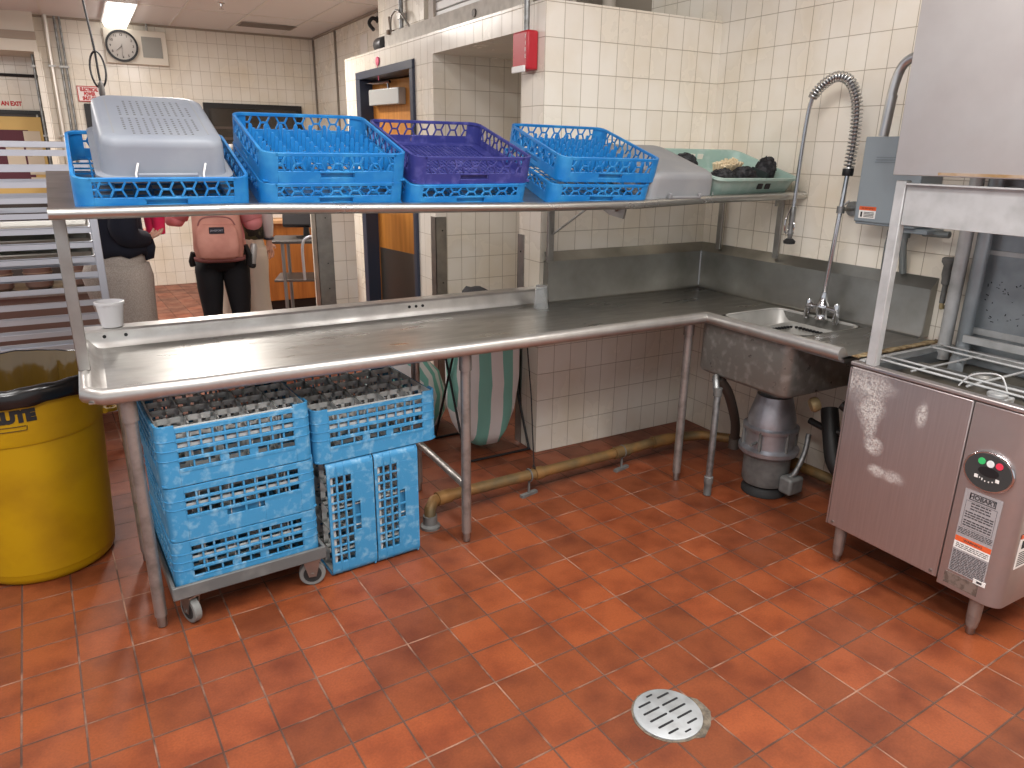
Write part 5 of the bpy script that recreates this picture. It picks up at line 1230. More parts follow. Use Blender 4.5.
wb().tube([(-0.10, -1.553, 0.81), (-0.10, -1.553, 1.95)], 0.026, 14).build('corner_tube', M_PALE, dw)
wb().tube(smooth_path([(-0.30, -1.72, 0.835), (-0.17, -1.655, 0.835), (-0.105, -1.63, 0.86), (-0.09, -1.62, 0.95), (-0.09, -1.62, 1.4), (-0.09, -1.62, 1.95)], 5), 0.027, 14).build('wash_riser', M_CHAM, dw)
b = wb()
b.box(-0.14, -0.125, -2.2, -1.64, 0.905, 0.935); b.build('rack_guide', M_PALE, dw, bevel=0.002)
b = wb()
for x in (-0.56, -0.50, -0.20, -0.13): b.tube([(x, -2.19, 0.872), (x, -1.55, 0.872)], 0.0045, 8)
b.tube([(-0.62, -1.56, 0.872), (-0.10, -1.56, 0.872)], 0.0045, 8)
for y in (-1.72, -1.92, -2.12): b.tube([(-0.585, y, 0.866), (-0.10, y, 0.866)], 0.0045, 8)
b.build('rack_track', M_PALE, dw)
b = wb(); b.loft([[(-0.36+x, -1.85+y, z) for x, y in rrect(-0.02*s, 0.02*s, -0.24, 0.24, 0.018*s, 4)] for z, s in ((0.815, 0.9), (0.83, 1.0), (0.842, 0.9))]); b.lathe([(0.04, 0.80), (0.04, 0.85), (0.03, 0.86)], 16, (-0.36, -1.85, 0)); b.build('wash_arm', M_STEELD, dw)
b = wb(); b.box(-0.56, -0.46, -2.02, -1.955, 0.805, 0.835); b.lathe([(0.032, 0.835), (0.032, 0.85)], 14, (-0.51, -1.985, 0)); b.build('strainer_basket', M_PALE, dw, bevel=0.004)
b = wb(); b.tube(smooth_path([(-0.60, -1.90, 0.865), (-0.58, -1.93, 0.91), (-0.55, -2.0, 0.92), (-0.56, -2.04, 0.865)], 5), 0.003, 6); b.build('basket_handle', M_PALE, dw)
for x, y in ((-0.605, -1.565), (-0.605, -2.115), (-0.09, -1.58), (-0.09, -2.12)):
    o = MB().lathe([(0.018, 0.03), (0.022, 0.06), (0.024, 0.172)], 16).build('leg', M_LEG, dw, loc=(x+0.34, y+1.84, 0))
    MB().lathe([(0.012, 0), (0.015, 0.004), (0.015, 0.04)], 14).build('leg_foot', M_STEELD, o)
# frame and raised hood
wb().box(-0.645, -0.613, -1.612, -1.574, 0.862, 1.535).build('frame_post', M_PALE, dw, bevel=0.003)
wb().box(-0.645, -0.613, -2.20, -2.165, 0.862, 1.535).build('frame_post', M_PALE, dw, bevel=0.003)
b = wb(); b.box(-0.640, -0.632, -2.165, -1.614, 1.385, 1.522); b.box(-0.66, -0.632, -2.165, -1.616, 1.522, 1.528); b.build('frame_apron', M_PALE, dw, bevel=0.001)
b = wb(); b.box(-0.63, -0.05, -1.60, -1.59, 1.40, 1.47); b.build('frame_side_rail', M_PALE, dw, smooth=False)
HX0, HX1, HY0, HY1, HZ0, HZ1 = -0.668, -0.055, -2.235, -1.572, 1.553, 2.32
b = wb()
b.box(HX0, HX0+0.006, HY0, HY1, HZ0, HZ1); b.box(HX0+0.006, HX1, HY1-0.006, HY1, HZ0, HZ1); b.box(HX0+0.006, HX1, HY0, HY0+0.006, HZ0, HZ1); b.box(HX0+0.006, HX1, HY0+0.006, HY1-0.006, HZ1-0.006, HZ1)
b.build('hood', M_DWH, dw, bevel=0.002)
b = wb(); b.box(HX0-0.0012, HX0, HY0+0.01, HY1-0.16, HZ0+0.004, HZ0+0.013); b.build('hood_rust_line', mat('rust_line', (150, 118, 74), 0.6, 0.3, (170, 150, 130), 14, 0.4, 0.6), dw, smooth=False)
b = wb(); b.tube(smooth_path([(-0.42, -1.575, 1.965), (-0.42, -1.47, 1.968), (-0.42, -1.400, 1.955), (-0.42, -1.366, 1.915), (-0.42, -1.350, 1.83), (-0.415, -1.338, 1.69)], 6), 0.0175, 14); b.build('hood_handle', M_STEEL, dw)
b = wb(); b.tube([(-0.42, -1.3535, 1.835), (-0.415, -1.3395, 1.688)], 0.0188, 14); b.build('handle_grip', M_STEEL, dw)
# control panel
CYo, CZo = -2.078, 0.622
def onp(y, z, x=-0.646): return (x+0.34, y+1.84, z)
def disc(cy, cz, ry, rz, x0, x1, n=40, tilt=0):
    return [(cy+ry*math.cos(2*PI*k/n), cz+rz*math.sin(2*PI*k/n)) for k in range(n)]
b = wb(); b.prism(disc(CYo, CZo, 0.081, 0.071, 0, 0), -0.6462, -0.6562, 'x'); b.build('control_bezel', M_CHROME, dw, bevel=0.003)
b = wb(); b.prism(disc(CYo, CZo, 0.074, 0.064, 0, 0), -0.656, -0.659, 'x'); b.build('control_face', mat('control_grey', (58, 60, 60), 0.4), dw, smooth=False)
for nm_, y, z, r, c in (('start_button', -2.054, 0.655, 0.0115, (60, 190, 110)), ('cycle_button', -2.082, 0.6535, 0.012, (226, 230, 230)), ('stop_button', -2.110, 0.655, 0.0115, (222, 60, 84))):
    bt = wb().prism(disc(y, z, r, r, 0, 0, 20), -0.659, -0.661, 'x').build(nm_, mat('btn_'+nm_, c, 0.4), dw, smooth=False)
wb().prism(disc(-2.081, 0.624, 0.033, 0.017, 0, 0, 28), -0.659, -0.6603, 'x').build('display_window', M_DARK, dw, smooth=False)
b = wb()
for y, z in ((-2.046, 0.599), (-2.113, 0.603)): b.box(-0.6603, -0.659, y-0.0058, y+0.0058, z-0.0058, z+0.0058)
for k, (y, z) in enumerate(((-2.058, 0.597), (-2.066, 0.594), (-2.076, 0.590), (-2.088, 0.591), (-2.099, 0.595))): b.box(-0.6603, -0.659, y-0.0016, y+0.0016, z-(0.004 if k == 1 else 0.002), z+(0.004 if k == 1 else 0.002))
b.build('display_marks', M_WHITE, dw, smooth=False)
# instruction label
LY0, LY1, LZ0, LZ1 = -2.140, -2.018, 0.222, 0.538
wb().box(-0.6472, -0.646, LY0, LY1, LZ0, LZ1).build('instruction_label', M_LABEL, dw, smooth=False)
ink = wb()
def T2(s, size, y, z, bold=0.0, mb=None, x=-0.6478):
    return text_to(mb if mb is not None else ink, s, size, lambda u, v: (x, y-u, z+v), bold=bold)
def frame_(mb, y0, y1, z0, z1, t=0.0012, x0=-0.6478, x1=-0.647):
    for a in ((y0, y1, z1-t, z1), (y0, y1, z0, z0+t), (y0, y0+t, z0, z1), (y1-t, y1, z0, z1)): mb.box(x0, x1, a[0], a[1], a[2], a[3])
T2('HOBART', 0.0215, -2.079, 0.516, 0.0009); frame_(ink, -2.122, -2.036, 0.503, 0.529, 0.003)
random.seed(12)
def lines(z0, z1, step, y0, y1, th, mb):
    z = z1
    while z > z0:
        y = y1
        while y > y0:
            w_ = random.uniform(0.006, 0.018); mb.box(-0.6478, -0.647, max(y0, y-w_), y, z-th, z); y -= w_+0.0025
        z -= step
lines(0.470, 0.494, 0.010, -2.112, -2.046, 0.0045, ink); lines(0.437, 0.460, 0.009, -2.125, -2.033, 0.0045, ink); lines(0.404, 0.428, 0.009, -2.125, -2.033, 0.0045, ink); frame_(ink, -2.130, -2.028, 0.398, 0.498, 0.0008)
lines(0.372, 0.393, 0.0058, -2.136, -2.022, 0.0028, ink); lines(0.228, 0.305, 0.0058, -2.136, -2.022, 0.0028, ink)
ink.build('label_lettering', mat('label_ink', (70, 68, 70), 0.6), dw, smooth=False)
wb().box(-0.6476, -0.6465, LY0+0.001, LY1-0.001, 0.340, 0.360).build('warning_band', M_ORANGE, dw, smooth=False)
wb().box(-0.6476, -0.6465, LY0+0.001, LY1-0.001, 0.312, 0.340).build('warning_strip', M_WHITE, dw, smooth=False)
wi = wb(); T2('WARNING', 0.013, -2.079, 0.350, 0.0003, wi, -0.648); lines(0.316, 0.334, 0.0065, -2.134, -2.026, 0.0028, wi); wi.build('warning_lettering', mat('label_ink', (70, 68, 70), 0.6), dw, smooth=False)
pl = wb().box(-0.6475, -0.646, -2.125, -2.010, 0.168, 0.212).build('rating_plate', mat('rating_plate_steel', (150, 140, 132), 0.5, 0.6, (120, 110, 102), 60, 0.45, 0.6), dw, smooth=False)
rv = wb()
for y in (-2.014, -2.121):
    for z in (0.172, 0.208): rv.tube([(-0.6474, y, z), (-0.649, y, z)], 0.003, 8)
rv.build('plate_rivets', M_STEELD, dw)
wb().box(-0.6482, -0.646, -2.146, -2.106, 0.214, 0.232).build('serial_sticker', M_WHITE, dw, smooth=False)
sk = wb(); sk.box(-0.6486, -0.648, -2.135, -2.117, 0.219, 0.227); sk.build('serial_print', mat('label_ink', (70, 68, 70), 0.6), dw, smooth=False)
wb().box(-0.60, -0.48, -2.1965, -2.195, 0.30, 0.43).build('side_sticker', M_WHITE, dw, smooth=False)
wb().box(-0.60, -0.48, -2.1972, -2.195, 0.415, 0.43).build('side_sticker_band', M_ORANGE, dw, smooth=False)
sk = wb(); sk.box(-0.585, -0.565, -2.1975, -2.196, 0.375, 0.405)
for k in range(7): sk.box(-0.59, -0.49, -2.1972, -2.196, 0.31+k*0.008, 0.313+k*0.008)
sk.build('side_sticker_print', M_INK, dw, smooth=False)
sc_w = wb()
for y, z in ((-1.545, 0.182), (-1.96, 0.182)): sc_w.tube([(-0.645, y, z), (-0.648, y, z)], 0.006, 10)
sc_w.build('panel_screws', M_STEELD, dw)
# rusty end of the dish table ledge, vacuum breaker
rt = thing('sealant_strip', 'crusty tan sealant strip where the dish table meets the dishwasher', 'sealant', (-0.36, -1.500, 0.868))
b = MB(); random.seed(9)
rings = []
for k in range(24):
    x = -0.24+0.56*k/23; rings.append([(x, -0.012+random.uniform(-.004, .004), -0.004), (x, 0.026+random.uniform(-.01, .006), -0.003), (x, 0.018+random.uniform(-.006, .006), 0.0+random.uniform(0, .004)), (x, -0.008+random.uniform(-.004, .004), 0.001+random.uniform(0, .004))])
b.loft(rings); b.build('sealant_bead', mat('tan_crust', (168, 150, 116), 0.8, 0, (122, 100, 70), 40, 0.4, 0.6, 0.6, 120), rt, ang=180)
vb = thing('vacuum_breaker', 'small cast vacuum breaker valve on the pipe beside the dishwasher', 'valve', (-0.06, -1.487, 1.03))
b = MB(); b.lathe([(0.011, 0), (0.011, 0.075), (0.018, 0.08), (0.018, 0.10), (0.022, 0.12), (0.020, 0.155), (0.026, 0.165), (0.030, 0.17), (0.030, 0.185), (0.024, 0.19)], 18); b.build('valve_body', M_CASTG, vb)
MB().tube([(0, 0, 0.135), (0.0, -0.03, 0.135), (0.0, -0.04, 0.12)], 0.012, 10).build('valve_outlet', M_CASTG, vb)
MB().tube([(0, 0, -0.02), (0, 0, 0.06)], 0.009, 10).tube([(0, 0, -0.02), (0.058, 0, -0.02)], 0.009, 8).build('valve_pipe', mat('old_brass', (190, 150, 84), 0.4, 0.6), vb)
# ------------------------------------------------------------------ aluminium sheet pan rack
pr_ = thing('pan_rack', 'tall aluminium sheet pan rack of horizontal runners behind the yellow trash can', 'pan rack', (-3.40, 1.22, 0))
RX0, RX1, RY0, RY1, RT = -0.36, 0.30, -0.02, 0.46, 1.63
for x in (RX0, RX1):
    for y in (RY0, RY1):
        MB().box(x-0.018, x+0.018, y-0.012, y+0.012, 0.12, RT).build('upright', M_ALU, pr_, bevel=0.003)
        MB().tube([(x-0.015, y, 0.05), (x+0.015, y, 0.05)], 0.05, 18).box(x-0.018, x+0.018, y-0.018, y+0.018, 0.05, 0.12).build('caster', M_RUBBER, pr_)
for y in (RY0, RY1):
    for x0, x1, z in ((RX0, RX1, RT-0.03),): MB().box(x0, x1, y-0.012, y+0.012, z, z+0.03).build('side_rail', M_ALU, pr_, bevel=0.002)
for x in (RX0,):
    for z in (RT-0.03, 0.13): MB().box(x-0.015, x+0.015, RY0, RY1, z, z+0.03).build('end_rail', M_ALU, pr_, bevel=0.002)
rn = None
for side, y in ((1, RY0+0.012), (-1, RY1-0.012)):
    for k in range(19):
        z = 0.20+k*0.0757
        if rn is None:
            rn = MB().prism([(0, -0.002), (0.022, -0.002), (0.022, 0.0015), (0.0035, 0.0015), (0.0035, 0.024), (0, 0.024)], RX0-0.30, RX1, 'x').build('runner', M_ALU, pr_, loc=(0, y, z), smooth=False)
        else:
            c = rn.copy(); COL.objects.link(c); c.parent = pr_; c.location = (0, y, z); c.rotation_euler = (0, 0, 0)
            if side < 0: c.scale = (1, -1, 1)
# pans in the rack
def pan(z, label, tone):
    t = thing('sheet_pan', label, 'sheet pan', (-3.43, 1.44, z), group='sheet pans in the rack')
    b = MB(); w, d, h = 0.62, 0.435, 0.025
    def g_(a, zz): return [(x, y, zz) for x, y in rrect(-w/2+a, w/2-a, -d/2+a, d/2-a, 0.02, 4)]
    b.loft([g_(0.012, 0), g_(0.0, h), g_(0.006, h+0.002), g_(0.014, 0.002)], cap=False); N = len(g_(0, 0)); b.add(g_(0.014, 0.002), [tuple(range(N))]); b.add(g_(0.012, 0), [tuple(range(N-1, -1, -1))])
    b.build('pan_body', mat('pan_'+str(tone), (tone, tone-2, tone-8), 0.35, 0.9), t, ang=50)
    b = MB(); b.tube([(x, y, h+0.001) for x, y in rrect(-w/2+0.002, w/2-0.002, -d/2+0.002, d/2-0.002, 0.02, 4)], 0.003, 6, closed=True); b.build('pan_rim', M_ALU, t)
for k, nm_, tn in ((13, 'topmost of the sheet pans in the aluminium rack, just under the shelf end', 176), (12, 'second sheet pan from the top in the aluminium rack', 150), (11, 'third sheet pan from the top in the aluminium rack', 168), (3, 'lowest sheet pan in the aluminium rack, above the trash can', 140)):
    pan(0.20+k*0.0757+0.0016, nm_, tn)
# food warmer line glimpsed through the rack
sv = thing('serving_line', 'steel serving line with lit food wells glimpsed through the pan rack', 'serving line', (-3.75, 3.4, 0))
MB().box(-0.9, 0.62, 0, 0.7, 0.0, 0.50).build('line_base', mat('line_base_grey', (120, 104, 96), 0.5, 0.2), sv, smooth=False)
MB().box(-0.95, 0.66, -0.04, 0.74, 0.50, 0.54).build('line_shelf', M_STEELD, sv, smooth=False)
MB().box(-0.95, 0.66, -0.04, 0.74, 0.86, 0.90).build('line_counter', M_STEELD, sv, smooth=False)
for x in (-0.9, 0.6): MB().box(x-0.02, x+0.02, 0.0, 0.7, 0.54, 0.86).build('line_post', M_STEELD, sv, smooth=False)
for k in range(5):
    cw = thing('cup_stack', ('leftmost', 'second', 'middle', 'fourth', 'rightmost')[k]+' stack of brown cups in the lit serving line behind the pan rack', 'cup stack', (-4.30+k*0.26, 3.55, 0.542), group='cup stacks in the serving line')
    MB().lathe([(0.075, 0), (0.095, 0.02), (0.095, 0.22), (0.1, 0.225), (0.1, 0.235), (0.08, 0.235)], 20).build('cup_body', mat('cup_brown', (132, 104, 92), 0.5), cw)
    MB().lathe([(0.101, 0.12), (0.103, 0.125), (0.101, 0.13)], 20, capb=False, capt=False).build('cup_rim', mat('cup_rim_tan', (168, 140, 120), 0.5), cw)
lw = MB(); lw.box(-0.85, 0.55, 0.30, 0.34, 0.835, 0.858); lw.build('warmer_lamp', mat('warmer_glow', (255, 196, 120), 0.5, emit=3.0), sv, smooth=False)
bt = thing('red_bin', 'red bin corner glimpsed at the left edge behind the pan rack', 'bin', (-4.05, 2.75, 0.0))
MB().lathe([(0.17, 0), (0.20, 0.55), (0.21, 0.56), (0.2, 0.58), (0.18, 0.56)], 24).build('bin_body', M_RED, bt)
MB().lathe([(0.205, 0.58), (0.20, 0.60), (0.05, 0.62)], 24).build('bin_lid', mat('dark_red', (130, 24, 34), 0.4), bt)
# ------------------------------------------------------------------ people
M_SKIN = mat('skin_light', (214, 166, 144), 0.55)
M_SKIN2 = mat('skin_tan', (190, 134, 112), 0.55)
def person_body(root, h, skin, arms, legs=None, seed=0, lean=0.0):
    """arms: two lists [shoulder, elbow, wrist, fingertip direction]; local frame: faces +y, x to its right"""
    s = h/1.68
    V = []; E = []; Rd = []
    def add(p, r, par=None):
        V.append(Vector(p)*s); Rd.append(r*s if not isinstance(r, tuple) else (r[0]*s, r[1]*s)); k = len(V)-1
        if par is not None: E.append((par, k))
        return k
    pel = add((0, 0, 0.93), (0.145, 0.105)); bel = add((0, 0.005, 1.06), (0.125, 0.09), pel); che = add((0, 0.0, 1.24), (0.135, 0.10), bel); shl = add((0, -0.01, 1.38), (0.12, 0.075), che)
    nk = add((0, 0.0, 1.45), 0.052, shl); n2 = add((0, 0.035, 1.475), 0.052, nk)
    j1 = add((0, 0.085, 1.485), (0.062, 0.07), n2); hd = add((0, 0.08, 1.545), (0.072, 0.09), j1); tp = add((0, 0.068, 1.60), (0.05, 0.065), hd)
    add((0, 0.175, 1.52), 0.012, hd)        # nose
    for sx in (-1, 1): add((sx*0.086, 0.06, 1.53), 0.014, hd)   # ears
    for sx in (-1, 1):
        L_ = (legs or {}).get(sx, ((0.09, 0, 0.86), (0.095, 0.01, 0.48), (0.095, -0.02, 0.08), (0.10, 0.12, 0.035)))
        hp = add((sx*L_[0][0], L_[0][1], L_[0][2]), 0.085, pel); kn = add((sx*L_[1][0], L_[1][1], L_[1][2]), 0.055, hp); cf = add((sx*(L_[1][0]+L_[2][0])/2, (L_[1][1]+L_[2][1])/2-0.015, 0.33), 0.05, kn)
        an = add((sx*L_[2][0], L_[2][1], L_[2][2]), 0.036, cf); add((sx*L_[3][0], L_[3][1], L_[3][2]), 0.034, an)
    for sx in (-1, 1):
        sh_, el, wr, tip = arms[sx]
        a = add(sh_, 0.055, shl); b_ = add(el, 0.038, a); c = add(wr, 0.026, b_)
        d = Vector(tip)-Vector(wr); d.normalize(); side = Vector((0, 0, 1)).cross(d)
        if side.length < 0.1: side = Vector((0, 1, 0))
        side.normalize(); w_ = Vector(wr)
        palm = add(w_+d*0.05, (0.030, 0.020), c)
        nrm = d.cross(side).normalized()
        for q, (off, ln) in enumerate(((-0.030, 0.072), (-0.010, 0.085), (0.010, 0.080), (0.029, 0.062))):
            k0 = add(w_+d*0.088+side*off, 0.0095, palm); k1 = add(w_+d*(0.088+ln*0.5)+side*off*1.05+nrm*0.008, 0.0085, k0); add(w_+d*(0.088+ln*0.85)+side*off+nrm*0.028, 0.0075, k1)
        t0_ = add(w_+d*0.045-side*0.042+nrm*0.008, 0.011, palm); add(w_+d*0.075-side*0.055+nrm*0.022, 0.009, t0_)
    return skin_mesh('body', V, E, Rd, skin, root, 1)
def garment(root, name, pts, m, sub=1):
    """pts: list of (pos, radius, parent index)"""
    V = [p[0] for p in pts]; Rd = [p[1] for p in pts]; E = [(p[2], i) for i, p in enumerate(pts) if p[2] is not None]
    return skin_mesh(name, V, E, Rd, m, root, sub)
def loft_legs(root, name, m, sides, top, n=18, flare=None):
    """trousers: waist-to-crotch tube plus two legs in one mesh; sides: {sx: [(x, y, z, rx, ry), ...]}"""
    b = MB()
    b.loft([[(x+rx*math.cos(2*PI*k/n), y+ry*math.sin(2*PI*k/n), z) for k in range(n)] for x, y, z, rx, ry in top])
    for sx, prof_ in sides.items():
        b.loft([[(sx*x+rx*math.cos(2*PI*k/n)*(1+0.02*math.sin(3*k+z*20)), y+ry*math.sin(2*PI*k/n)*(1+0.02*math.cos(4*k+z*17)), z) for k in range(n)] for x, y, z, rx, ry in prof_])
    return b.build(name, m, root, ang=180)
def shoes(root, m, xs, y=0.05):
    for sx in (-1, 1):
        b = MB(); b.loft([[(sx*xs+x*s_, y+yy*s_*1.0, z) for x, yy in rrect(-0.048, 0.048, -0.13, 0.13, 0.045, 4)] for z, s_ in ((0, 1.0), (0.03, 1.03), (0.06, 0.9), (0.095, 0.62))]); b.build('shoe', m, root)
def hair(root, m, s, long=0.0):
    b = MB(); b.ball((0, -0.004*s, 1.605*s), (0.098*s, 0.112*s, 0.105*s), 20, 12)
    if long: b.loft([[(w_*s*math.cos(2*PI*k/16), (-0.07+0.045*math.sin(2*PI*k/16))*s, z*s) for k in range(16)] for z, w_ in ((1.60, 0.092), (1.48, 0.095), (1.36, 0.085), (1.36-long, 0.05))])
    return b.build('hair', m, root, loc=(0, 0.05*s, -0.055*s), ang=180)
def face(root, s):
    b = MB()
    for sx in (-1, 1): b.ball((sx*0.032*s, 0.118*s, 1.60*s), 0.010*s, 8, 6)
    b.build('eyes', M_INK, root, loc=(0, 0.05*s, -0.055*s))
    MB().loft([[(x*s, (0.118-abs(x)*0.3)*s, z*s) for x in (-0.024, -0.012, 0, 0.012, 0.024)]+[(x*s, (0.112-abs(x)*0.3)*s, (z-0.004)*s) for x in (0.024, 0.012, 0, -0.012, -0.024)] for z in (1.545, 1.538)]).build('mouth', mat('lip', (176, 96, 90), 0.5), root, loc=(0, 0.05*s, -0.055*s))
# person in navy, seen from behind and side, walking right
p1 = thing('person', 'person in a navy sweatshirt and loose heather grey sweatpants holding pink cups', 'person', (-2.981, 2.098, 0), R_(-62))
arms = {1: ((0.165, 0.0, 1.36), (0.20, -0.06, 1.12), (0.13, 0.11, 1.06), (0.10, 0.20, 1.08)), -1: ((-0.165, 0, 1.36), (-0.21, 0.02, 1.12), (-0.12, 0.17, 1.07), (-0.09, 0.27, 1.09))}
person_body(p1, 1.66, M_SKIN, arms)
M_NV = mat('navy_fleece', (24, 27, 40), 0.9, bump=0.5, bscale=25)
M_SW = mat('heather_sweat', (184, 174, 164), 0.9, 0, (160, 150, 141), 180, 0.4, 0.6, 0.7, 14)
b = MB()
n = 22
b.loft([[(rx*math.cos(2*PI*k/n), cy+ry*math.sin(2*PI*k/n)*(1+0.03*math.sin(3*k)), z+0.012*math.sin(2*k)*(1 if z < 1.0 else 0)) for k in range(n)] for z, rx, ry, cy in ((0.965, 0.155, 0.125, 0), (0.955, 0.19, 0.155, 0), (1.0, 0.195, 0.165, -0.005), (1.08, 0.185, 0.155, -0.01), (1.2, 0.19, 0.15, -0.01), (1.32, 0.185, 0.125, -0.01), (1.40, 0.12, 0.09, -0.01), (1.44, 0.06, 0.06, 0))])
b.build('sweatshirt', M_NV, p1, ang=180)
for sx in (-1, 1):
    a = arms[sx]; sl = MB(); sl.tube(smooth_path([Vector(a[0])*0.99, Vector(a[1])*0.99, Vector(a[2])*0.988], 6), [0.075+0.002*k for k in range(6)]+[0.08-0.005*k for k in range(7)], 14); sl.build('sleeve', M_NV, p1, ang=180)
b = MB(); b.loft([[(0.03+rx*math.cos(2*PI*k/14), 0.13+ry*math.sin(2*PI*k/14), z) for k in range(14)] for z, rx, ry in ((0.90, 0.03, 0.02), (0.92, 0.10, 0.06), (0.99, 0.13, 0.07), (1.05, 0.12, 0.06))]); b.build('shirt_tail', M_NV, p1, ang=180)
loft_legs(p1, 'sweatpants', M_SW, {sx: [(0.085, -0.02, 0.90, 0.115, 0.15), (0.10, -0.03, 0.82, 0.125, 0.165), (0.105, -0.02, 0.68, 0.115, 0.145), (0.105, 0.0, 0.48, 0.10, 0.12), (0.105, -0.01, 0.28, 0.095, 0.11), (0.105, -0.02, 0.10, 0.085, 0.10), (0.105, -0.02, 0.06, 0.07, 0.085)] for sx in (-1, 1)},
          [(0, 0, 1.02, 0.15, 0.12), (0, 0, 1.00, 0.165, 0.14), (0, -0.01, 0.93, 0.175, 0.15), (0, -0.02, 0.86, 0.18, 0.155), (0, -0.01, 0.80, 0.13, 0.12)])
shoes(p1, M_WHITE, 0.105); hair(p1, mat('brown_hair', (58, 42, 34), 0.6), 1.66/1.68, 0.1); face(p1, 1.66/1.68)
def rel(root, v): return root.matrix_world @ Vector(v)
bpy.context.view_layer.update()
for i, (v, lab) in enumerate(((( -0.005, 0.245, 1.065), 'hot pink cup held closer to the navy sweatshirt'), ((0.07, 0.255, 1.065), 'hot pink cup held out in front of the navy sweatshirt'))):
    w_ = p1.matrix_world @ Vector(v) if False else Matrix.Translation(p1.location) @ Matrix.Rotation(R_(-62), 4, 'Z') @ Vector(v)
    c = thing('drinking_cup', lab, 'cup', w_, group='pink cups')
    MB().lathe([(0.030, 0), (0.032, 0.002), (0.043, 0.155), (0.045, 0.158), (0.042, 0.16), (0.031, 0.006)], 22).build('cup_body', mat('hot_pink', (232, 52, 96), 0.3), c)
    MB().lathe([(0.0455, 0.15), (0.047, 0.156), (0.0455, 0.162)], 22, capb=False, capt=False).build('cup_rim', mat('hot_pink_light', (240, 110, 140), 0.3), c)
ph_ = thing('phone', 'small dark phone tip held by the person in navy', 'phone', Matrix.Translation(p1.location) @ Matrix.Rotation(R_(-62), 4, 'Z') @ Vector((0.02, 0.27, 1.06)), R_(-62))
MB().box(-0.03, 0.03, -0.03, 0.03, -0.004, 0.004).build('phone_case', M_BLACK, ph_, bevel=0.003)
MB().box(-0.027, 0.027, -0.027, 0.027, 0.004, 0.005).build('phone_screen', M_GLASSD, ph_, smooth=False)
# person with the pink backpack, seen from behind
p2 = thing('person', 'person in a pink shirt and black leggings wearing a pink backpack, seen from behind', 'person', (-2.342, 2.296, 0), R_(-10))
arms = {1: ((0.165, 0.0, 1.36), (0.235, -0.03, 1.13), (0.20, 0.14, 1.12), (0.12, 0.22, 1.16)), -1: ((-0.165, 0, 1.36), (-0.265, 0.03, 1.16), (-0.375, 0.10, 1.165), (-0.44, 0.15, 1.20))}
person_body(p2, 1.66, M_SKIN2, arms)
M_PKS = mat('pink_shirt', (220, 140, 142), 0.85, bump=0.4, bscale=25)
b = MB()
b.loft([[(rx*math.cos(2*PI*k/n), ry*math.sin(2*PI*k/n), z) for k in range(n)] for z, rx, ry in ((0.93, 0.14, 0.11), (0.92, 0.175, 0.135), (1.0, 0.17, 0.13), (1.12, 0.16, 0.12), (1.25, 0.17, 0.125), (1.34, 0.17, 0.10), (1.40, 0.11, 0.08), (1.44, 0.06, 0.06))]); b.build('shirt', M_PKS, p2, ang=180)
for sx, arm in arms.items():
    a = [Vector(q)*0.988 for q in arm]; sl = MB(); mid = a[0].lerp(a[1], 0.95); sl.tube([a[0], a[0].lerp(a[1], 0.5), mid], [0.072, 0.07, 0.074], 14); sl.tube([a[1].lerp(a[0], 0.15), a[1], a[1].lerp(a[2], 0.4)], [0.07, 0.066, 0.06], 14); sl.build('sleeve', M_PKS, p2, ang=180)
M_BLK = mat('black_leggings', (20, 20, 24), 0.8)
loft_legs(p2, 'leggings', M_BLK, {sx: [(0.08, -0.015, 0.86, 0.095, 0.125), (0.088, -0.02, 0.78, 0.095, 0.115), (0.092, -0.01, 0.65, 0.085, 0.10), (0.095, 0.0, 0.48, 0.066, 0.075), (0.095, -0.015, 0.34, 0.062, 0.07), (0.095, -0.02, 0.12, 0.045, 0.052), (0.095, -0.02, 0.06, 0.04, 0.05)] for sx in (-1, 1)},
          [(0, 0, 0.99, 0.14, 0.10), (0, -0.005, 0.95, 0.158, 0.125), (0, -0.015, 0.88, 0.172, 0.14), (0, -0.02, 0.82, 0.172, 0.135), (0, -0.01, 0.785, 0.14, 0.10)])
shoes(p2, M_WHITE, 0.095); hair(p2, mat('dark_hair', (40, 30, 26), 0.6), 1.66/1.68, 0.15); face(p2, 1.66/1.68)
bp_ = thing('backpack', 'dusty pink backpack with a black patch worn by the person in black leggings', 'backpack', (-2.342, 2.296, 0), R_(-10))
M_PK = mat('dusty_pink_canvas', (206, 146, 130), 0.75, 0, (188, 126, 112), 9, 0.4, 0.7, 0.6, 22)
def sq(rx, ry, z, cy, p=0.55, n=28): return [(rx*math.copysign(abs(math.cos(2*PI*k/n))**p, math.cos(2*PI*k/n)), cy+ry*math.copysign(abs(math.sin(2*PI*k/n))**p, math.sin(2*PI*k/n)), z) for k in range(n)]
b = MB(); b.loft([sq(0.11, 0.06, 0.875, -0.22), sq(0.145, 0.085, 0.89, -0.22), sq(0.158, 0.095, 0.96, -0.225), sq(0.155, 0.09, 1.08, -0.22), sq(0.15, 0.085, 1.2, -0.215), sq(0.145, 0.075, 1.29, -0.21), sq(0.105, 0.055, 1.34, -0.205), sq(0.05, 0.03, 1.355, -0.20)]); b.build('pack_body', M_PK, bp_, ang=180)
b = MB(); b.loft([sq(0.09, 0.02, 0.90, -0.305), sq(0.125, 0.04, 0.92, -0.31), sq(0.135, 0.045, 1.0, -0.315), sq(0.125, 0.035, 1.09, -0.31), sq(0.10, 0.018, 1.13, -0.30)]); b.build('front_pocket', M_PK, bp_, ang=180)
b = MB(); b.loft([sq(0.11, 0.062, 0.872, -0.222), sq(0.16, 0.09, 0.884, -0.222), sq(0.165, 0.096, 0.905, -0.224), sq(0.14, 0.08, 0.906, -0.222)]); b.build('pack_base', mat('rose_brown_suede', (128, 76, 72), 0.85), bp_, ang=180)
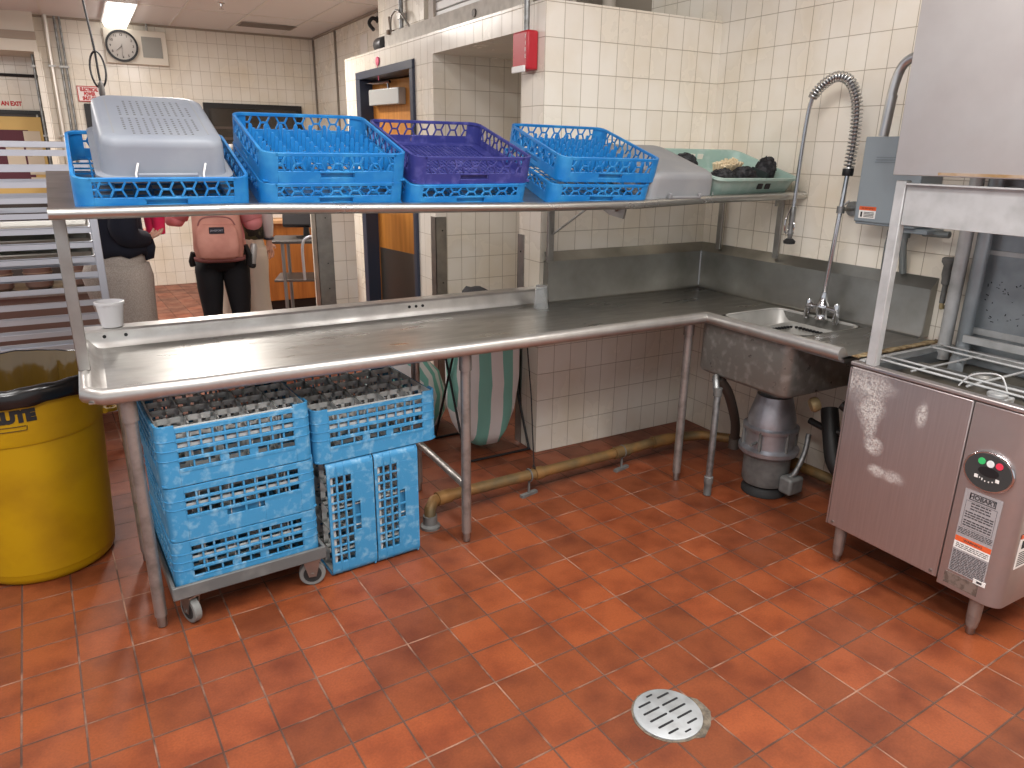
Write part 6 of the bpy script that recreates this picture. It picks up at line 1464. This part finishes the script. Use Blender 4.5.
for sx in (-1, 1):
    MB().tube(smooth_path([(sx*0.09, -0.14, 1.33), (sx*0.11, -0.02, 1.425), (sx*0.115, 0.10, 1.34), (sx*0.12, 0.13, 1.2), (sx*0.15, 0.06, 1.04), (sx*0.15, -0.12, 0.95)], 5), 0.018, 8).build('shoulder_strap', M_PK, bp_)
MB().tube(smooth_path([(-0.115, -0.298, 1.12), (-0.085, -0.302, 1.165), (0.0, -0.304, 1.178), (0.085, -0.302, 1.165), (0.115, -0.298, 1.12)], 6), 0.005, 6).build('pack_zipper', mat('zip_rose', (150, 96, 90), 0.5), bp_)
MB().box(-0.046, 0.046, -0.356, -0.29, 1.072, 1.112).build('pack_patch', mat('patch_black', (34, 32, 42), 0.6), bp_, bevel=0.002)
tx = MB(); text_to(tx, 'JANSPORT', 0.0165, lambda x, y: (x, -0.3568, 1.092+y), bold=0.0002); tx.build('patch_lettering', mat('patch_thread', (150, 146, 156), 0.7), bp_, smooth=False)
MB().tube([(0.165, -0.17, 0.97), (0.185, -0.16, 0.90), (0.18, -0.15, 0.83)], 0.02, 8).build('hanging_buckle', M_BLACK, bp_)
MB().tube([(-0.165, -0.17, 0.93), (-0.185, -0.16, 0.87), (-0.18, -0.15, 0.84)], 0.02, 8).build('hanging_buckle', M_BLACK, bp_)
# third person, half hidden behind the backpack wearer
p3 = thing('person', 'person in a camouflage vest, pale sleeves and cream trousers, half hidden behind the backpack', 'person', (-2.118, 2.765, 0), R_(-14))
arms = {1: ((0.165, 0.0, 1.36), (0.205, -0.01, 1.13), (0.205, 0.04, 0.93), (0.20, 0.055, 0.82)), -1: ((-0.165, 0, 1.36), (-0.21, 0.0, 1.12), (-0.19, 0.12, 0.98), (-0.17, 0.18, 0.92))}
person_body(p3, 1.66, M_SKIN, arms)
M_CAMO = mat('camouflage_cloth', (92, 88, 62), 0.9, 0, (44, 42, 36), 16, 0.46, 0.5)
b = MB()
b.loft([[(rx*math.cos(2*PI*k/n), ry*math.sin(2*PI*k/n), z) for k in range(n)] for z, rx, ry in ((0.95, 0.13, 0.10), (0.94, 0.17, 0.13), (1.02, 0.17, 0.13), (1.12, 0.16, 0.125), (1.25, 0.17, 0.125), (1.34, 0.17, 0.10), (1.40, 0.11, 0.08), (1.44, 0.06, 0.06))]); b.build('vest', M_CAMO, p3, ang=180)
for sx, arm in arms.items():
    a = [Vector(q)*0.988 for q in arm]; sl = MB(); sl.tube(smooth_path([a[0], a[1], a[1].lerp(a[2], 0.85)], 6), [0.06-0.0022*k for k in range(13)], 14); sl.build('sleeve', mat('pale_sleeve', (206, 200, 198), 0.85, bump=0.5, bscale=18), p3, ang=180)
loft_legs(p3, 'trousers', mat('cream_corduroy', (206, 192, 174), 0.9, bump=0.5, bscale=16), {sx: [(0.08, -0.015, 0.88, 0.10, 0.13), (0.09, -0.02, 0.78, 0.10, 0.12), (0.095, -0.01, 0.62, 0.085, 0.10), (0.10, 0.0, 0.48, 0.078, 0.09), (0.105, -0.01, 0.32, 0.085, 0.095), (0.11, -0.02, 0.10, 0.105, 0.115), (0.11, -0.02, 0.03, 0.11, 0.12)] for sx in (-1, 1)},
          [(0, 0, 0.99, 0.14, 0.10), (0, -0.005, 0.95, 0.16, 0.125), (0, -0.015, 0.88, 0.172, 0.14), (0, -0.02, 0.82, 0.172, 0.135), (0, -0.01, 0.785, 0.14, 0.10)])
shoes(p3, M_WHITE, 0.11); hair(p3, mat('brown_hair', (58, 42, 34), 0.6), 1.66/1.68, 0.12); face(p3, 1.66/1.68)
wt = MB(); wt.tube([(0.2025+0.033*math.cos(2*PI*k/16), 0.037+0.033*math.sin(2*PI*k/16), 0.935) for k in range(16)], 0.010, 8, closed=True); wt.build('wristwatch', mat('watch_blue', (44, 50, 66), 0.4), p3)
bo = thing('water_bottle', 'grey water bottle hanging off the right side of the pink backpack', 'bottle', (-2.165, 2.15, 0.825))
MB(Matrix.Rotation(R_(10), 4, 'Y')).lathe([(0.022, 0), (0.026, 0.01), (0.026, 0.13), (0.018, 0.15)], 16).build('bottle_body', mat('bottle_grey', (180, 176, 172), 0.4, 0.3), bo)
MB(Matrix.Rotation(R_(10), 4, 'Y')).lathe([(0.018, -0.02), (0.027, -0.01), (0.027, 0.012)], 16).build('bottle_cap', M_BLACK, bo)

# ------------------------------------------------------------------ light
W = bpy.data.worlds.new('world'); SC.world = W; W.use_nodes = True
W.node_tree.nodes['Background'].inputs['Color'].default_value = lin((246, 250, 255)); W.node_tree.nodes['Background'].inputs['Strength'].default_value = 0.8
def ceiling_fixture(label, x, y, z, lx, ly, power, cat='light', col=(1.0, 0.985, 0.97)):
    t = thing('ceiling_light', label, cat, (x, y, z), group='recessed kitchen fixtures')
    b = MB()
    for a in ((-lx/2, lx/2, -ly/2, -ly/2+0.02), (-lx/2, lx/2, ly/2-0.02, ly/2), (-lx/2, -lx/2+0.02, -ly/2, ly/2), (lx/2-0.02, lx/2, -ly/2, ly/2)): b.box(a[0], a[1], a[2], a[3], -0.02, 0)
    b.build('fixture_frame', M_WHITE, t, smooth=False)
    MB().box(-lx/2+0.02, lx/2-0.02, -ly/2+0.02, ly/2-0.02, -0.012, -0.004).build('diffuser', M_LAMP2, t, smooth=False)
    l = bpy.data.lights.new('fixture_lamp', 'AREA'); l.shape = 'RECTANGLE'; l.size = lx-0.05; l.size_y = ly-0.05; l.energy = power; l.color = col
    o = bpy.data.objects.new('fixture_lamp', l); COL.objects.link(o); o.parent = t; o.location = (0, 0, -0.03)
M_LAMP2 = mat('lit_troffer', (255, 250, 240), 0.5, emit=3.0)
for x, y, p in ((-2.4, -2.1, 52), (-3.9, -1.6, 30), (-0.95, -3.1, 66), (-3.9, -3.8, 72), (-4.8, 0.3, 22)):
    ceiling_fixture('recessed fluorescent troffer in the kitchen ceiling, lit', x, y, 3.2, 0.6, 1.2, p)
for x, y, p in ((-2.3, 3.5, 80), (-4.3, 4.1, 70)):
    t = thing('ceiling_light', 'fluorescent wraparound fixture on the panel ceiling nearer than the one above the clock', 'light', (x, y, CZ), group='hall fixtures out of the picture')
    MB().box(-0.135, 0.135, -0.63, 0.63, -0.03, 0).build('fixture_pan', M_WHITE, t, smooth=False)
    MB().prism([(-0.12, -0.03), (-0.10, -0.075), (0.10, -0.075), (0.12, -0.03)], -0.62, 0.62, 'y').build('diffuser', M_LAMP, t, smooth=False)
    l = bpy.data.lights.new('fixture_lamp', 'AREA'); l.shape = 'RECTANGLE'; l.size = 0.2; l.size_y = 1.2; l.energy = p; l.color = (1.0, 0.94, 0.88)
    o = bpy.data.objects.new('fixture_lamp', l); COL.objects.link(o); o.parent = t; o.location = (0, 0, -0.085)
